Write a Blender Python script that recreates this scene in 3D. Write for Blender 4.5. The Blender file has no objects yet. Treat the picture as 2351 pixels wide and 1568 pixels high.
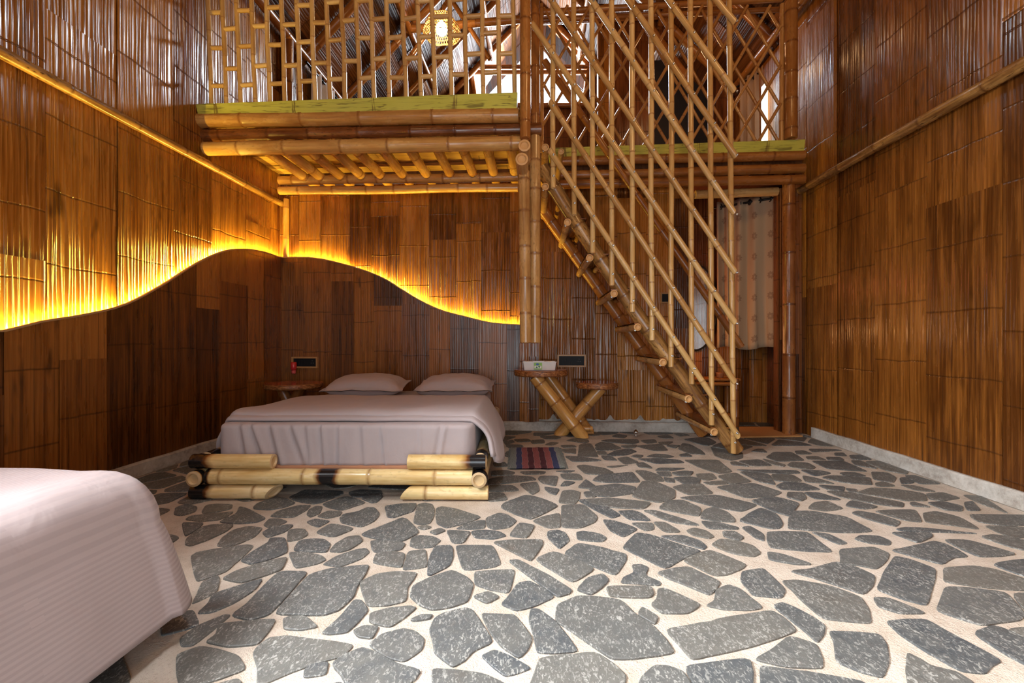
import bpy, bmesh, math, random
from mathutils import Vector, Matrix, noise as mnoise
R = random.Random(7)
C = bpy.context.scene.collection
V = Vector
PI = math.pi
# ------------------------------------------------------------------ camera geometry
F, H, CX, CY, IMGW = 980.0, 1.02, 1175.5, 784.0, 2351.0
TH = math.atan(55.5 / F)
CT, ST = math.cos(TH), math.sin(TH)
def ray(px, py):
    u = (px - CX) / F; w = (CY - py) / F
    return V((u * CT - ST, CT + u * ST, w))
def PY(px, py, Y):                      # the point of a sight line on the plane at room depth Y
    d = ray(px, py); t = Y / d.y
    return V((d.x * t, Y, H + d.z * t))
def PX(px, py, X):
    d = ray(px, py); t = X / d.x
    return V((X, d.y * t, H + d.z * t))
def PZ(px, py, z=0.0):
    d = ray(px, py); t = (z - H) / d.z
    return V((d.x * t, d.y * t, z))
cam = bpy.data.cameras.new('camera'); camo = bpy.data.objects.new('camera', cam); C.objects.link(camo)
camo.location = (0, 0, H); camo.rotation_euler = (PI / 2, 0, TH)
cam.sensor_width = 36; cam.lens = F / IMGW * 36; cam.clip_start = .02
bpy.context.scene.camera = camo

# room constants
XL, XR, YB, YF = -3.08, 2.97, 4.97, -1.5
XLW = XL + .05                          # face of the lower left panel
YBW = YB - .05
EAVE, RIDGE, YG = 4.70, 7.95, 8.84
LOFT_Y, LOFT_TOP = 3.72, 3.19

# ------------------------------------------------------------------ materials
def newmat(name):
    m = bpy.data.materials.new(name); m.use_nodes = True
    nt = m.node_tree; b = nt.nodes['Principled BSDF']
    return m, nt, b
class NB:
    def __init__(s, nt): s.nt = nt
    def n(s, t, **kw):
        x = s.nt.nodes.new(t)
        for k, v in kw.items(): setattr(x, k, v)
        return x
    def l(s, a, b): s.nt.links.new(a, b)
    def setin(s, sock, v):
        if hasattr(v, 'is_linked') or hasattr(v, 'links'): s.l(v, sock)
        else: sock.default_value = v
    def math(s, op, a, b=0.0, c=None, clamp=False):
        x = s.n('ShaderNodeMath', operation=op, use_clamp=clamp)
        s.setin(x.inputs[0], a); s.setin(x.inputs[1], b)
        if c is not None: s.setin(x.inputs[2], c)
        return x.outputs[0]
    def mix(s, f, a, b, blend='MIX'):
        x = s.n('ShaderNodeMix', data_type='RGBA', blend_type=blend)
        s.setin(x.inputs[0], f)
        for sock, v in ((x.inputs[6], a), (x.inputs[7], b)):
            if isinstance(v, tuple): sock.default_value = (*v, 1) if len(v) == 3 else v
            else: s.l(v, sock)
        return x.outputs[2]
    def comb(s, x, y, z=0.0):
        c = s.n('ShaderNodeCombineXYZ')
        for i, v in enumerate((x, y, z)): s.setin(c.inputs[i], v)
        return c.outputs[0]
    def noise(s, vec, scale=1.0, detail=2.0, rough=.5, dist=0.0):
        x = s.n('ShaderNodeTexNoise'); s.l(vec, x.inputs['Vector'])
        x.inputs['Scale'].default_value = scale; x.inputs['Detail'].default_value = detail
        x.inputs['Roughness'].default_value = rough; x.inputs['Distortion'].default_value = dist
        return x.outputs['Fac']
    def ramp(s, f, stops, interp='LINEAR'):
        x = s.n('ShaderNodeValToRGB'); x.color_ramp.interpolation = interp
        e = x.color_ramp.elements
        while len(e) < len(stops): e.new(.5)
        for el, (p, c) in zip(e, stops):
            el.position = p; el.color = (*c, 1) if len(c) == 3 else c
        s.l(f, x.inputs[0]); return x.outputs[0]
    def mapr(s, v, a, b, c, d):
        x = s.n('ShaderNodeMapRange'); s.setin(x.inputs[0], v)
        for i, k in enumerate((a, b, c, d)): x.inputs[i + 1].default_value = k
        return x.outputs[0]
    def bump(s, h, strength, dist, prev=None):
        x = s.n('ShaderNodeBump'); x.inputs['Strength'].default_value = strength; x.inputs['Distance'].default_value = dist
        s.l(h, x.inputs['Height'])
        if prev: s.l(prev, x.inputs['Normal'])
        return x.outputs[0]
    def uv(s):
        t = s.n('ShaderNodeUVMap'); x = s.n('ShaderNodeSeparateXYZ'); s.l(t.outputs[0], x.inputs[0])
        return x.outputs[0], x.outputs[1]
    def attr(s, name):
        a = s.n('ShaderNodeAttribute', attribute_name=name); x = s.n('ShaderNodeSeparateColor'); s.l(a.outputs['Color'], x.inputs[0])
        return x.outputs[0], x.outputs[1], x.outputs[2]

def mat_sheet(name, dark, mid, light, rough=.22, slat=46.0, period=.47, bumps=.30, spec=.5, ridge=.45):
    """flattened, varnished bamboo sheets: fine vertical slits, a node line every so often"""
    m, nt, b = newmat(name); N = NB(nt)
    u, v = N.uv(); r, g, k = N.attr('rnd')
    off = N.math('MULTIPLY', r, 41.0)
    f1 = N.noise(N.comb(N.math('MULTIPLY', u, slat), N.math('MULTIPLY', v, .9), off), 1, 2, .6)
    f2 = N.noise(N.comb(N.math('MULTIPLY', u, 16), N.math('MULTIPLY', v, 1.6), off), 1, 3, .6)
    f3 = N.noise(N.comb(N.math('MULTIPLY', u, 260), N.math('MULTIPLY', v, 5), off), 1, 1, .5)
    t = N.math('ADD', N.math('MULTIPLY', f1, .42), N.math('ADD', N.math('MULTIPLY', f2, .40), N.math('MULTIPLY', f3, .18)))
    t = N.math('ADD', t, N.math('MULTIPLY', N.math('SUBTRACT', g, .5), .46))
    col = N.ramp(t, [(.28, dark), (.50, mid), (.72, light)])
    # node lines
    wob = N.math('MULTIPLY', N.math('SUBTRACT', N.noise(N.comb(N.math('MULTIPLY', u, 5), off, 0.0), 1, 2), .5), .035)
    ph = N.math('FRACT', N.math('ADD', N.math('DIVIDE', N.math('ADD', v, wob), period), N.math('MULTIPLY', k, 7.3)))
    d = N.math('MULTIPLY', N.math('ABSOLUTE', N.math('SUBTRACT', ph, .5)), period)
    line = N.mapr(d, .001, .009, 1, 0)
    near = N.mapr(d, .0, .06, 1, 0)
    col = N.mix(N.math('MULTIPLY', line, .6), col, (dark[0] * .4, dark[1] * .4, dark[2] * .4))
    # slits
    cr = N.noise(N.comb(N.math('MULTIPLY', u, slat * 1.35), N.math('MULTIPLY', v, .8), N.math('ADD', off, 9.0)), 1, 1)
    slit = N.mapr(cr, .30, .36, 1, 0)
    col = N.mix(N.math('MULTIPLY', slit, .4), col, (dark[0] * .3, dark[1] * .3, dark[2] * .3))
    # dark knots
    kn = N.noise(N.comb(N.math('MULTIPLY', u, 14), N.math('MULTIPLY', v, 3.2), N.math('ADD', off, 3.0)), 1, 2)
    col = N.mix(N.math('MULTIPLY', N.mapr(kn, .63, .78, 0, 1), .7), col, (dark[0] * .35, dark[1] * .35, dark[2] * .35))
    N.l(col, b.inputs['Base Color'])
    N.setin(b.inputs['Roughness'], N.mapr(f2, .3, .7, rough - .06, rough + .14))
    b.inputs['Specular IOR Level'].default_value = spec
    uw = N.math('ADD', N.math('MULTIPLY', u, slat * .8), N.math('MULTIPLY', N.noise(N.comb(N.math('MULTIPLY', u, 12), N.math('MULTIPLY', v, .7), off), 1, 2), 3.0))
    rg = N.math('SUBTRACT', N.math('MULTIPLY', N.math('FRACT', uw), 2.0), 1.0)
    rdg = N.math('SUBTRACT', 1.0, N.math('MULTIPLY', rg, rg))
    hgt = N.math('ADD', N.math('ADD', N.math('MULTIPLY', f1, 1.0), N.math('MULTIPLY', rdg, ridge)), N.math('ADD', N.math('MULTIPLY', line, .5), N.math('MULTIPLY', slit, -.5)))
    nb = N.bump(hgt, bumps, .012)
    N.l(nb, b.inputs['Normal'])
    return m

def mat_bamboo(name, dark, mid, light, rough=.22, spots=.3, nodecol=None, endcol=None):
    m, nt, b = newmat(name); N = NB(nt)
    u, v = N.uv(); nd, ch, en = N.attr('bm'); r, g, k = N.attr('rnd')
    off = N.math('MULTIPLY', r, 53.0)
    f1 = N.noise(N.comb(N.math('MULTIPLY', u, 40), N.math('MULTIPLY', v, 2.2), off), 1, 3, .6)
    f2 = N.noise(N.comb(N.math('MULTIPLY', u, 9), N.math('MULTIPLY', v, 3.0), off), 1, 3, .6)
    t = N.math('ADD', N.math('MULTIPLY', f1, .5), N.math('MULTIPLY', f2, .5))
    t = N.math('ADD', t, N.math('MULTIPLY', N.math('SUBTRACT', g, .5), .22))
    col = N.ramp(t, [(.3, dark), (.5, mid), (.7, light)])
    sp = N.noise(N.comb(N.math('MULTIPLY', u, 70), N.math('MULTIPLY', v, 26), off), 1, 2)
    sp2 = N.math('MULTIPLY', N.mapr(sp, .56, .68, 0, 1), N.mapr(f2, .42, .62, 0, 1))
    col = N.mix(N.math('MULTIPLY', sp2, spots), col, (dark[0] * .35, dark[1] * .3, dark[2] * .3))
    nc = nodecol or (dark[0] * .75, dark[1] * .6, dark[2] * .6)
    col = N.mix(N.math('MULTIPLY', nd, N.mapr(f1, .3, .6, .5, .95)), col, nc)
    chn = N.math('ADD', ch, N.math('MULTIPLY', N.math('MULTIPLY', N.math('SUBTRACT', f2, .5), .9), N.mapr(ch, 0, .15, 0, 1)))
    edge = N.mapr(chn, .12, .45, 0, 1); blk = N.mapr(chn, .35, .62, 0, 1)
    col = N.mix(edge, col, (.20, .065, .012)); col = N.mix(blk, col, (.012, .010, .010))
    ec = endcol or (light[0] * .95, light[1] * .85, light[2] * .8)
    col = N.mix(en, col, ec)
    N.l(col, b.inputs['Base Color'])
    N.setin(b.inputs['Roughness'], N.math('ADD', N.mapr(f2, .3, .7, rough - .05, rough + .10), N.math('MULTIPLY', en, .35)))
    b.inputs['Specular IOR Level'].default_value = .55
    nb = N.bump(N.math('ADD', N.math('MULTIPLY', f1, .5), f2), .15, .004)
    N.l(nb, b.inputs['Normal'])
    return m

def mat_plain(name, col, rough=.5, metal=0.0, var=.12, scale=12.0, bump=0.0, spec=.5):
    m, nt, b = newmat(name); N = NB(nt)
    tc = N.n('ShaderNodeTexCoord')
    f = N.noise(tc.outputs['Object'], scale, 4, .6)
    c = N.mix(f, tuple(x * (1 - var) for x in col), tuple(min(1, x * (1 + var)) for x in col))
    N.l(c, b.inputs['Base Color']); b.inputs['Roughness'].default_value = rough; b.inputs['Metallic'].default_value = metal
    b.inputs['Specular IOR Level'].default_value = spec
    if bump: N.l(N.bump(f, bump, .01), b.inputs['Normal'])
    return m

def mat_cloth(name, col, rough=.75, sheen=.15, stripes=0.0, weave=900.0):
    m, nt, b = newmat(name); N = NB(nt)
    tc = N.n('ShaderNodeTexCoord'); u, v = N.uv()
    f = N.noise(tc.outputs['Object'], 5, 3, .6)
    c = N.mix(f, tuple(x * .93 for x in col), tuple(min(1, x * 1.06) for x in col))
    if stripes:
        ph = N.math('FRACT', N.math('MULTIPLY', v, 1 / .019))
        st = N.math('MULTIPLY', N.mapr(N.math('ABSOLUTE', N.math('SUBTRACT', ph, .5)), .2, .3, 0, 1), 1.0)
        # satin squares scattered over the stripes
        cell = N.n('ShaderNodeTexWhiteNoise', noise_dimensions='2D')
        N.l(N.comb(N.math('FLOOR', N.math('MULTIPLY', u, 1 / .03)), N.math('FLOOR', N.math('MULTIPLY', v, 1 / .019))), cell.inputs['Vector'])
        big = N.noise(N.comb(N.math('MULTIPLY', u, 3.0), N.math('MULTIPLY', v, 3.0), 0.0), 1, 2)
        sq = N.math('MULTIPLY', N.mapr(cell.outputs['Value'], .93, .94, 0, 1), N.mapr(big, .45, .6, 0, .22))
        c = N.mix(N.math('MULTIPLY', st, stripes), c, tuple(x * .78 for x in col))
        c = N.mix(N.math('MULTIPLY', sq, st), c, tuple(min(1, x * 1.5) for x in col))
        N.setin(b.inputs['Roughness'], N.mapr(st, 0, 1, rough, rough + .22))
    else:
        b.inputs['Roughness'].default_value = rough
    N.l(c, b.inputs['Base Color'])
    b.inputs['Sheen Weight'].default_value = sheen
    b.inputs['Specular IOR Level'].default_value = .35
    w = N.noise(tc.outputs['Object'], weave, 1, .5)
    w2 = N.noise(tc.outputs['Object'], 9, 3, .55, .4)
    N.l(N.bump(N.math('ADD', N.math('MULTIPLY', w, .03), w2), .25, .02), b.inputs['Normal'])
    return m

def mat_emit(name, col, strength):
    m = bpy.data.materials.new(name); m.use_nodes = True
    nt = m.node_tree; nt.nodes.clear()
    e = nt.nodes.new('ShaderNodeEmission'); e.inputs[0].default_value = (*col, 1); e.inputs[1].default_value = strength
    o = nt.nodes.new('ShaderNodeOutputMaterial'); nt.links.new(e.outputs[0], o.inputs[0])
    return m

M = {}
M['sheet'] = mat_sheet('bamboo_sheet', (.080, .024, .004), (.26, .088, .013), (.45, .18, .030))
M['sheet_rib'] = mat_sheet('ribbed_bamboo_sheet', (.080, .024, .004), (.26, .088, .013), (.45, .18, .030), slat=44, bumps=.6, ridge=.55)
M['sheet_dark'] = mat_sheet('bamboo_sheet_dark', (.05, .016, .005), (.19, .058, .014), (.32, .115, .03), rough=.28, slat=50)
M['sheet_low'] = mat_sheet('bamboo_sheet_wainscot', (.055, .018, .004), (.19, .064, .011), (.33, .125, .024), rough=.27, slat=50, bumps=.16)
M['roof'] = mat_sheet('roof_slats', (.035, .011, .003), (.135, .046, .011), (.25, .094, .026), rough=.5, slat=34, period=1.3, bumps=.8, spec=.25)
M['deck'] = mat_sheet('woven_deck', (.10, .04, .01), (.40, .2, .05), (.6, .34, .10), rough=.35, slat=70, period=.9)
M['pole'] = mat_bamboo('bamboo_pole', (.32, .135, .032), (.54, .265, .070), (.70, .40, .12))
M['pole_rail'] = mat_bamboo('bamboo_rail_pole', (.45, .235, .072), (.62, .37, .13), (.75, .50, .21), spots=.15)
M['pole_brown'] = mat_bamboo('bamboo_brown_pole', (.19, .062, .014), (.33, .12, .026), (.45, .19, .045), spots=.35)
M['pole_spot'] = mat_bamboo('bamboo_spotted_pole', (.15, .06, .016), (.42, .215, .062), (.64, .38, .12), spots=.95)
M['pole_dark'] = mat_bamboo('bamboo_dark_pole', (.10, .03, .008), (.23, .075, .018), (.36, .14, .035), spots=.7)
M['pole_bed'] = mat_bamboo('bamboo_bed_pole', (.52, .30, .085), (.78, .57, .26), (.88, .72, .43), rough=.2, spots=.35, nodecol=(.33, .17, .06), endcol=(.55, .38, .2))
M['pole_stake'] = mat_bamboo('bamboo_lattice_stick', (.32, .125, .03), (.48, .215, .058), (.60, .31, .10), spots=.15)
M['pole_post'] = mat_bamboo('bamboo_post_pole', (.29, .13, .038), (.52, .28, .095), (.67, .41, .16), spots=.5)
M['board'] = mat_sheet('plain_board', (.07, .022, .007), (.17, .06, .018), (.26, .10, .03), rough=.4, slat=30, period=3.0)
M['trimwood'] = mat_plain('edge_strip_wood', (.42, .24, .10), .5)
M['mauve'] = mat_cloth('mauve_cotton', (.42, .35, .345))
M['mauve_stripe'] = mat_cloth('mauve_satin_stripe', (.37, .295, .288), rough=.42, stripes=.5)
M['curtain'] = mat_cloth('beige_curtain_cloth', (.40, .26, .17), rough=.8)
M['cream'] = mat_cloth('cream_curtain_cloth', (.55, .47, .42), rough=.8)
M['black'] = mat_plain('black_plastic', (.012, .012, .013), .55, spec=.2)
M['blackmetal'] = mat_plain('black_metal', (.02, .02, .02), .25, .6)
M['steel'] = mat_plain('steel_screw', (.62, .62, .6), .25, 1.0)
M['chrome'] = mat_plain('chrome', (.7, .7, .7), .12, 1.0)
M['frame'] = mat_plain('light_wood_frame', (.45, .24, .09), .45, scale=30)
M['red'] = mat_plain('red_plastic', (.55, .03, .03), .35)
M['plastic'] = mat_plain('milky_plastic', (.72, .70, .67), .3)
M['tissue'] = mat_plain('white_tissue', (.85, .84, .82), .9)
M['green_label'] = mat_plain('green_label_paper', (.28, .55, .12), .5)
M['slab'] = mat_plain('varnished_red_wood', (.42, .095, .03), .16, scale=9, var=.45)
M['mat'] = mat_plain('tan_coir', (.52, .26, .09), .9, scale=70, var=.25, bump=.3)
M['terracotta'] = mat_plain('terracotta', (.42, .16, .06), .6)
M['passage_shade'] = mat_plain('painted_passage_shade', (.02, .016, .02), .7)  # near-black colour standing in for shade beyond the loft doorway
M['shade'] = mat_plain('woven_rattan', (.62, .36, .11), .6)
M['weave'] = M['shade']

def mat_mirror():
    m, nt, b = newmat('mirror_glass'); b.inputs['Base Color'].default_value = (.8, .82, .82, 1)
    b.inputs['Metallic'].default_value = 1; b.inputs['Roughness'].default_value = .03; return m
M['mirror'] = mat_mirror()

def mat_slab_edge():
    m, nt, b = newmat('bark_edge'); N = NB(nt); u, v = N.uv()
    f = N.noise(N.comb(N.math('MULTIPLY', u, 40), N.math('MULTIPLY', v, 14), 0.0), 1, 4, .65)
    N.l(N.ramp(f, [(.32, (.05, .018, .008)), (.5, (.28, .095, .028)), (.68, (.55, .25, .085))]), b.inputs['Base Color'])
    b.inputs['Roughness'].default_value = .25; N.l(N.bump(f, .6, .01), b.inputs['Normal']); return m
M['bark'] = mat_slab_edge()

def mat_green():
    """board painted to look like green bamboo: ochre-green ground, dark grain lines, dark joint bands"""
    m, nt, b = newmat('painted_green_board'); N = NB(nt); u, v = N.uv()
    w = N.noise(N.comb(N.math('MULTIPLY', u, 1.6), N.math('MULTIPLY', v, 26), 0.0), 1, 3, .55, .8)
    lines = N.mapr(N.math('ABSOLUTE', N.math('SUBTRACT', N.math('FRACT', N.math('MULTIPLY', w, 3.0)), .5)), .02, .09, 1, 0)
    brk = N.mapr(N.noise(N.comb(N.math('MULTIPLY', u, 6), N.math('MULTIPLY', v, 8), 3.0), 1, 2), .38, .50, 0, 1)
    g0 = N.noise(N.comb(N.math('MULTIPLY', u, 3), N.math('MULTIPLY', v, 9), 5.0), 1, 3)
    col = N.mix(g0, (.47, .45, .045), (.66, .62, .125))
    col = N.mix(N.math('MULTIPLY', lines, N.math('MULTIPLY', brk, .75)), col, (.13, .095, .02))
    ph = N.math('FRACT', N.math('ADD', N.math('MULTIPLY', u, 1 / .73), .26))
    dd = N.math('ABSOLUTE', N.math('SUBTRACT', ph, .5))
    band = N.mapr(dd, .022, .030, 1, 0)
    st = N.mapr(N.noise(N.comb(N.math('MULTIPLY', u, 90), N.math('MULTIPLY', v, 6), 8.0), 1, 2), .46, .52, 0, 1)
    col = N.mix(N.math('MULTIPLY', N.math('MULTIPLY', band, st), .8), col, (.14, .075, .02))
    N.l(col, b.inputs['Base Color']); b.inputs['Roughness'].default_value = .55; return m
M['green'] = mat_green()

def mat_stone():
    m, nt, b = newmat('floor_stone'); N = NB(nt); r, g, k = N.attr('rnd')
    tc = N.n('ShaderNodeTexCoord'); P = tc.outputs['Object']
    big = N.noise(P, 3.2, 3, .6); mid = N.noise(P, 14, 4, .6)
    base = N.ramp(N.math('ADD', N.math('MULTIPLY', big, .6), N.math('MULTIPLY', r, .4)), [(.25, (.045, .056, .068)), (.5, (.082, .085, .082)), (.75, (.125, .105, .078))])
    base = N.mix(N.mapr(mid, .35, .7, 0, 1), base, (.13, .122, .105), 'MIX')
    base = N.mix(.5, base, N.mix(g, (.055, .065, .074), (.135, .128, .112)))
    mp = N.n('ShaderNodeMapping'); N.l(P, mp.inputs[0]); mp.inputs['Scale'].default_value = (1, .55, 1); mp.inputs['Rotation'].default_value = (0, 0, .5)
    fl = N.noise(mp.outputs[0], 95, 2, .65, 1.2)
    fl2 = N.noise(P, 7, 2, .5)
    fm = N.math('MULTIPLY', N.mapr(fl, .53, .66, 0, 1), N.mapr(fl2, .3, .6, .25, .75))
    col = N.mix(fm, base, (.42, .41, .37))
    sc = N.noise(P, 160, 1, .5)
    col = N.mix(N.mapr(sc, .62, .72, 0, .35), col, (.02, .025, .03))
    N.l(col, b.inputs['Base Color'])
    N.setin(b.inputs['Roughness'], N.mapr(mid, .3, .7, .42, .7))
    N.l(N.bump(N.math('ADD', mid, N.math('MULTIPLY', fl, .4)), .35, .008), b.inputs['Normal'])
    return m
M['stone'] = mat_stone()

def mat_mortar():
    m, nt, b = newmat('floor_mortar'); N = NB(nt); tc = N.n('ShaderNodeTexCoord'); P = tc.outputs['Object']
    a = N.noise(P, 5, 4, .6); f = N.noise(P, 130, 3, .7)
    col = N.ramp(a, [(.3, (.47, .375, .285)), (.6, (.63, .53, .435))])
    col = N.mix(N.mapr(f, .52, .72, 0, .5), col, (.34, .25, .18))
    N.l(col, b.inputs['Base Color']); b.inputs['Roughness'].default_value = .8
    N.l(N.bump(N.math('ADD', a, N.math('MULTIPLY', f, .8)), .8, .014), b.inputs['Normal']); return m
M['mortar'] = mat_mortar()

def mat_concrete():
    m, nt, b = newmat('base_concrete'); N = NB(nt); tc = N.n('ShaderNodeTexCoord'); P = tc.outputs['Object']
    a = N.noise(P, 6, 4, .65); f = N.noise(P, 40, 3, .7)
    col = N.ramp(N.math('ADD', N.math('MULTIPLY', a, .7), N.math('MULTIPLY', f, .3)), [(.3, (.20, .16, .125)), (.5, (.44, .40, .35)), (.7, (.60, .57, .52))])
    N.l(col, b.inputs['Base Color']); b.inputs['Roughness'].default_value = .75
    N.l(N.bump(f, .4, .01), b.inputs['Normal']); return m
M['concrete'] = mat_concrete()

def mat_rug():
    m, nt, b = newmat('rag_rug_weave'); N = NB(nt); u, v = N.uv()
    cols = [(.22, .24, .22), (.035, .045, .12), (.30, .085, .085), (.075, .012, .022), (.30, .085, .085), (.075, .012, .022), (.30, .085, .085), (.035, .045, .12), (.22, .24, .22)]
    c = N.ramp(u, [(i / 9.0, q) for i, q in enumerate(cols)], 'CONSTANT')
    w = N.noise(N.comb(N.math('MULTIPLY', u, 60), N.math('MULTIPLY', v, 55), 0.0), 1, 2)
    c = N.mix(N.mapr(w, .45, .7, 0, .55), c, (.02, .02, .03))
    e = N.math('ABSOLUTE', N.math('SUBTRACT', N.math('FRACT', N.math('MULTIPLY', u, 9)), 0.02))
    c = N.mix(N.mapr(e, .0, .06, .45, 0), c, (.5, .42, .4))
    N.l(c, b.inputs['Base Color']); b.inputs['Roughness'].default_value = .9
    N.l(N.bump(w, .7, .01), b.inputs['Normal']); return m
M['rug'] = mat_rug()

def mat_flower_curtain():
    """beige cloth printed with rows of darker round flowers"""
    m, nt, b = newmat('flower_print_cloth'); N = NB(nt); u, v = N.uv()
    su = N.math('SUBTRACT', N.math('FRACT', N.math('MULTIPLY', u, 1 / .22)), .5)
    sv = N.math('SUBTRACT', N.math('FRACT', N.math('MULTIPLY', v, 1 / .24)), .5)
    rr = N.math('SQRT', N.math('ADD', N.math('MULTIPLY', su, su), N.math('MULTIPLY', sv, sv)))
    an = N.math('ARCTAN2', sv, su)
    pet = N.math('ADD', .17, N.math('MULTIPLY', N.math('SINE', N.math('MULTIPLY', an, 8.0)), .025))
    inside = N.mapr(N.math('SUBTRACT', pet, rr), -.01, .01, 0, 1)
    inside = N.math('MULTIPLY', inside, N.math('SUBTRACT', 1.0, N.mapr(N.math('SUBTRACT', .05, rr), -.01, .01, 0, .7)))
    col = N.mix(N.math('MULTIPLY', inside, .6), (.38, .27, .165), (.17, .09, .05))
    N.l(col, b.inputs['Base Color']); b.inputs['Roughness'].default_value = .85; b.inputs['Sheen Weight'].default_value = .1
    return m
M['flower'] = mat_flower_curtain()

# ------------------------------------------------------------------ mesh helpers
class MB:
    def __init__(s):
        s.v = []; s.f = []; s.uv = []; s.rnd = []; s.bm = []; s.mi = []; s.sm = []
    def vert(s, p, rnd=(.5, .5, .5), bm=(0, 0, 0)):
        s.v.append(tuple(p)); s.rnd.append(rnd); s.bm.append(bm); return len(s.v) - 1
    def face(s, idx, uvs=None, mi=0, smooth=True):
        s.f.append(tuple(idx)); s.uv.append(uvs or [(0, 0)] * len(idx)); s.mi.append(mi); s.sm.append(smooth)
    def build(s, name, mats, parent=None, loc=None, rz=0.0):
        me = bpy.data.meshes.new(name); me.from_pydata(s.v, [], s.f)
        ul = me.uv_layers.new(name='UVMap'); flat = []
        for q in s.uv:
            for a in q: flat.extend(a)
        ul.data.foreach_set('uv', flat)
        for nm, src in (('rnd', s.rnd), ('bm', s.bm)):
            at = me.attributes.new(nm, 'FLOAT_COLOR', 'POINT'); fl = []
            for q in src: fl.extend((*q, 1.0))
            at.data.foreach_set('color', fl)
        me.polygons.foreach_set('use_smooth', s.sm)
        mats = mats if isinstance(mats, (list, tuple)) else [mats]
        for m in mats: me.materials.append(m)
        me.polygons.foreach_set('material_index', s.mi)
        me.update()
        o = bpy.data.objects.new(name, me); C.objects.link(o)
        if parent is not None: o.parent = parent
        if loc is not None: o.location = loc
        o.rotation_euler.z = rz
        return o
    def quad(s, a, b, c, d, uvs=None, mi=0, rnd=(.5, .5, .5), smooth=False):
        i = [s.vert(p, rnd) for p in (a, b, c, d)]
        s.face(i, uvs, mi, smooth)
    def box(s, c, size, mi=0, ax=None, rnd=None, uvs=True):
        rnd = rnd or (R.random(), R.random(), R.random())
        c = V(c); hx, hy, hz = (x / 2 for x in size)
        ax = ax or (V((1, 0, 0)), V((0, 1, 0)), V((0, 0, 1)))
        X, Y, Z = (a.normalized() for a in ax)
        P = lambda i, j, k: c + X * hx * i + Y * hy * j + Z * hz * k
        for (o, p, q, l1, l2) in (
            ((P(-1, -1, -1), P(1, -1, -1), P(1, -1, 1), P(-1, -1, 1)), 0, 0, hx, hz), ((P(1, 1, -1), P(-1, 1, -1), P(-1, 1, 1), P(1, 1, 1)), 0, 0, hx, hz),
            ((P(-1, 1, -1), P(-1, -1, -1), P(-1, -1, 1), P(-1, 1, 1)), 0, 0, hy, hz), ((P(1, -1, -1), P(1, 1, -1), P(1, 1, 1), P(1, -1, 1)), 0, 0, hy, hz),
            ((P(-1, -1, 1), P(1, -1, 1), P(1, 1, 1), P(-1, 1, 1)), 0, 0, hx, hy), ((P(-1, 1, -1), P(1, 1, -1), P(1, -1, -1), P(-1, -1, -1)), 0, 0, hx, hy)):
            s.quad(*o, uvs=[(0, 0), (2 * l1, 0), (2 * l1, 2 * l2), (0, 2 * l2)], mi=mi, rnd=rnd)
    def tube(s, pts, r, seg=10, mi=0, caps=True, rad=None):
        """plain tube along a polyline"""
        pts = [V(p) for p in pts]; n = len(pts); rnd = (R.random(), R.random(), R.random())
        rings = []; L = 0
        up = None
        for i, p in enumerate(pts):
            d = (pts[min(i + 1, n - 1)] - pts[max(i - 1, 0)]).normalized()
            if up is None:
                up = d.orthogonal().normalized()
            up = (up - d * up.dot(d)).normalized(); w = d.cross(up)
            rr = rad[i] if rad else r
            if i: L += (p - pts[i - 1]).length
            rings.append(([s.vert(p + up * math.cos(2 * PI * k / seg) * rr + w * math.sin(2 * PI * k / seg) * rr, rnd) for k in range(seg)], L))
        for (a, la), (b, lb) in zip(rings, rings[1:]):
            for k in range(seg):
                k2 = (k + 1) % seg
                s.face((a[k], a[k2], b[k2], b[k]), [(k / seg * .2, la), ((k + 1) / seg * .2, la), ((k + 1) / seg * .2, lb), (k / seg * .2, lb)], mi)
        if caps:
            s.face(rings[0][0][::-1], None, mi, False); s.face(rings[-1][0], None, mi, False)
    def lathe(s, prof, c, seg=32, mi=0, axis=None, closed=False, wob=None):
        c = V(c); rings = []
        Z = (axis or V((0, 0, 1))).normalized(); X = Z.orthogonal().normalized(); Y = Z.cross(X)
        for (r, z) in prof:
            rings.append([s.vert(c + Z * z + (X * math.cos(2 * PI * k / seg) + Y * math.sin(2 * PI * k / seg)) * r * (wob(2 * PI * k / seg) if wob else 1)) for k in range(seg)])
        for j, (a, b) in enumerate(zip(rings, rings[1:])):
            for k in range(seg):
                k2 = (k + 1) % seg
                s.face((a[k], a[k2], b[k2], b[k]), [(k / seg, prof[j][1]), ((k + 1) / seg, prof[j][1]), ((k + 1) / seg, prof[j + 1][1]), (k / seg, prof[j + 1][1])], mi)
        if prof[0][0] > 1e-5 and closed: s.face(rings[0][::-1], None, mi, False)
        if prof[-1][0] > 1e-5 and closed: s.face(rings[-1], None, mi, False)
    def grid(s, fn, nu, nv, mi=0, closed_u=False, uvfn=None, rnd=(.5, .5, .5)):
        idx = [[s.vert(fn(i / nu, j / nv), rnd) for i in range(nu + (0 if closed_u else 1))] for j in range(nv + 1)]
        for j in range(nv):
            for i in range(nu):
                i2 = (i + 1) % len(idx[0])
                q = (uvfn or (lambda a, b: (a, b)))
                s.face((idx[j][i], idx[j][i2], idx[j + 1][i2], idx[j + 1][i]), [q(i / nu, j / nv), q((i + 1) / nu, j / nv), q((i + 1) / nu, (j + 1) / nv), q(i / nu, (j + 1) / nv)], mi)
        return idx

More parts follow.
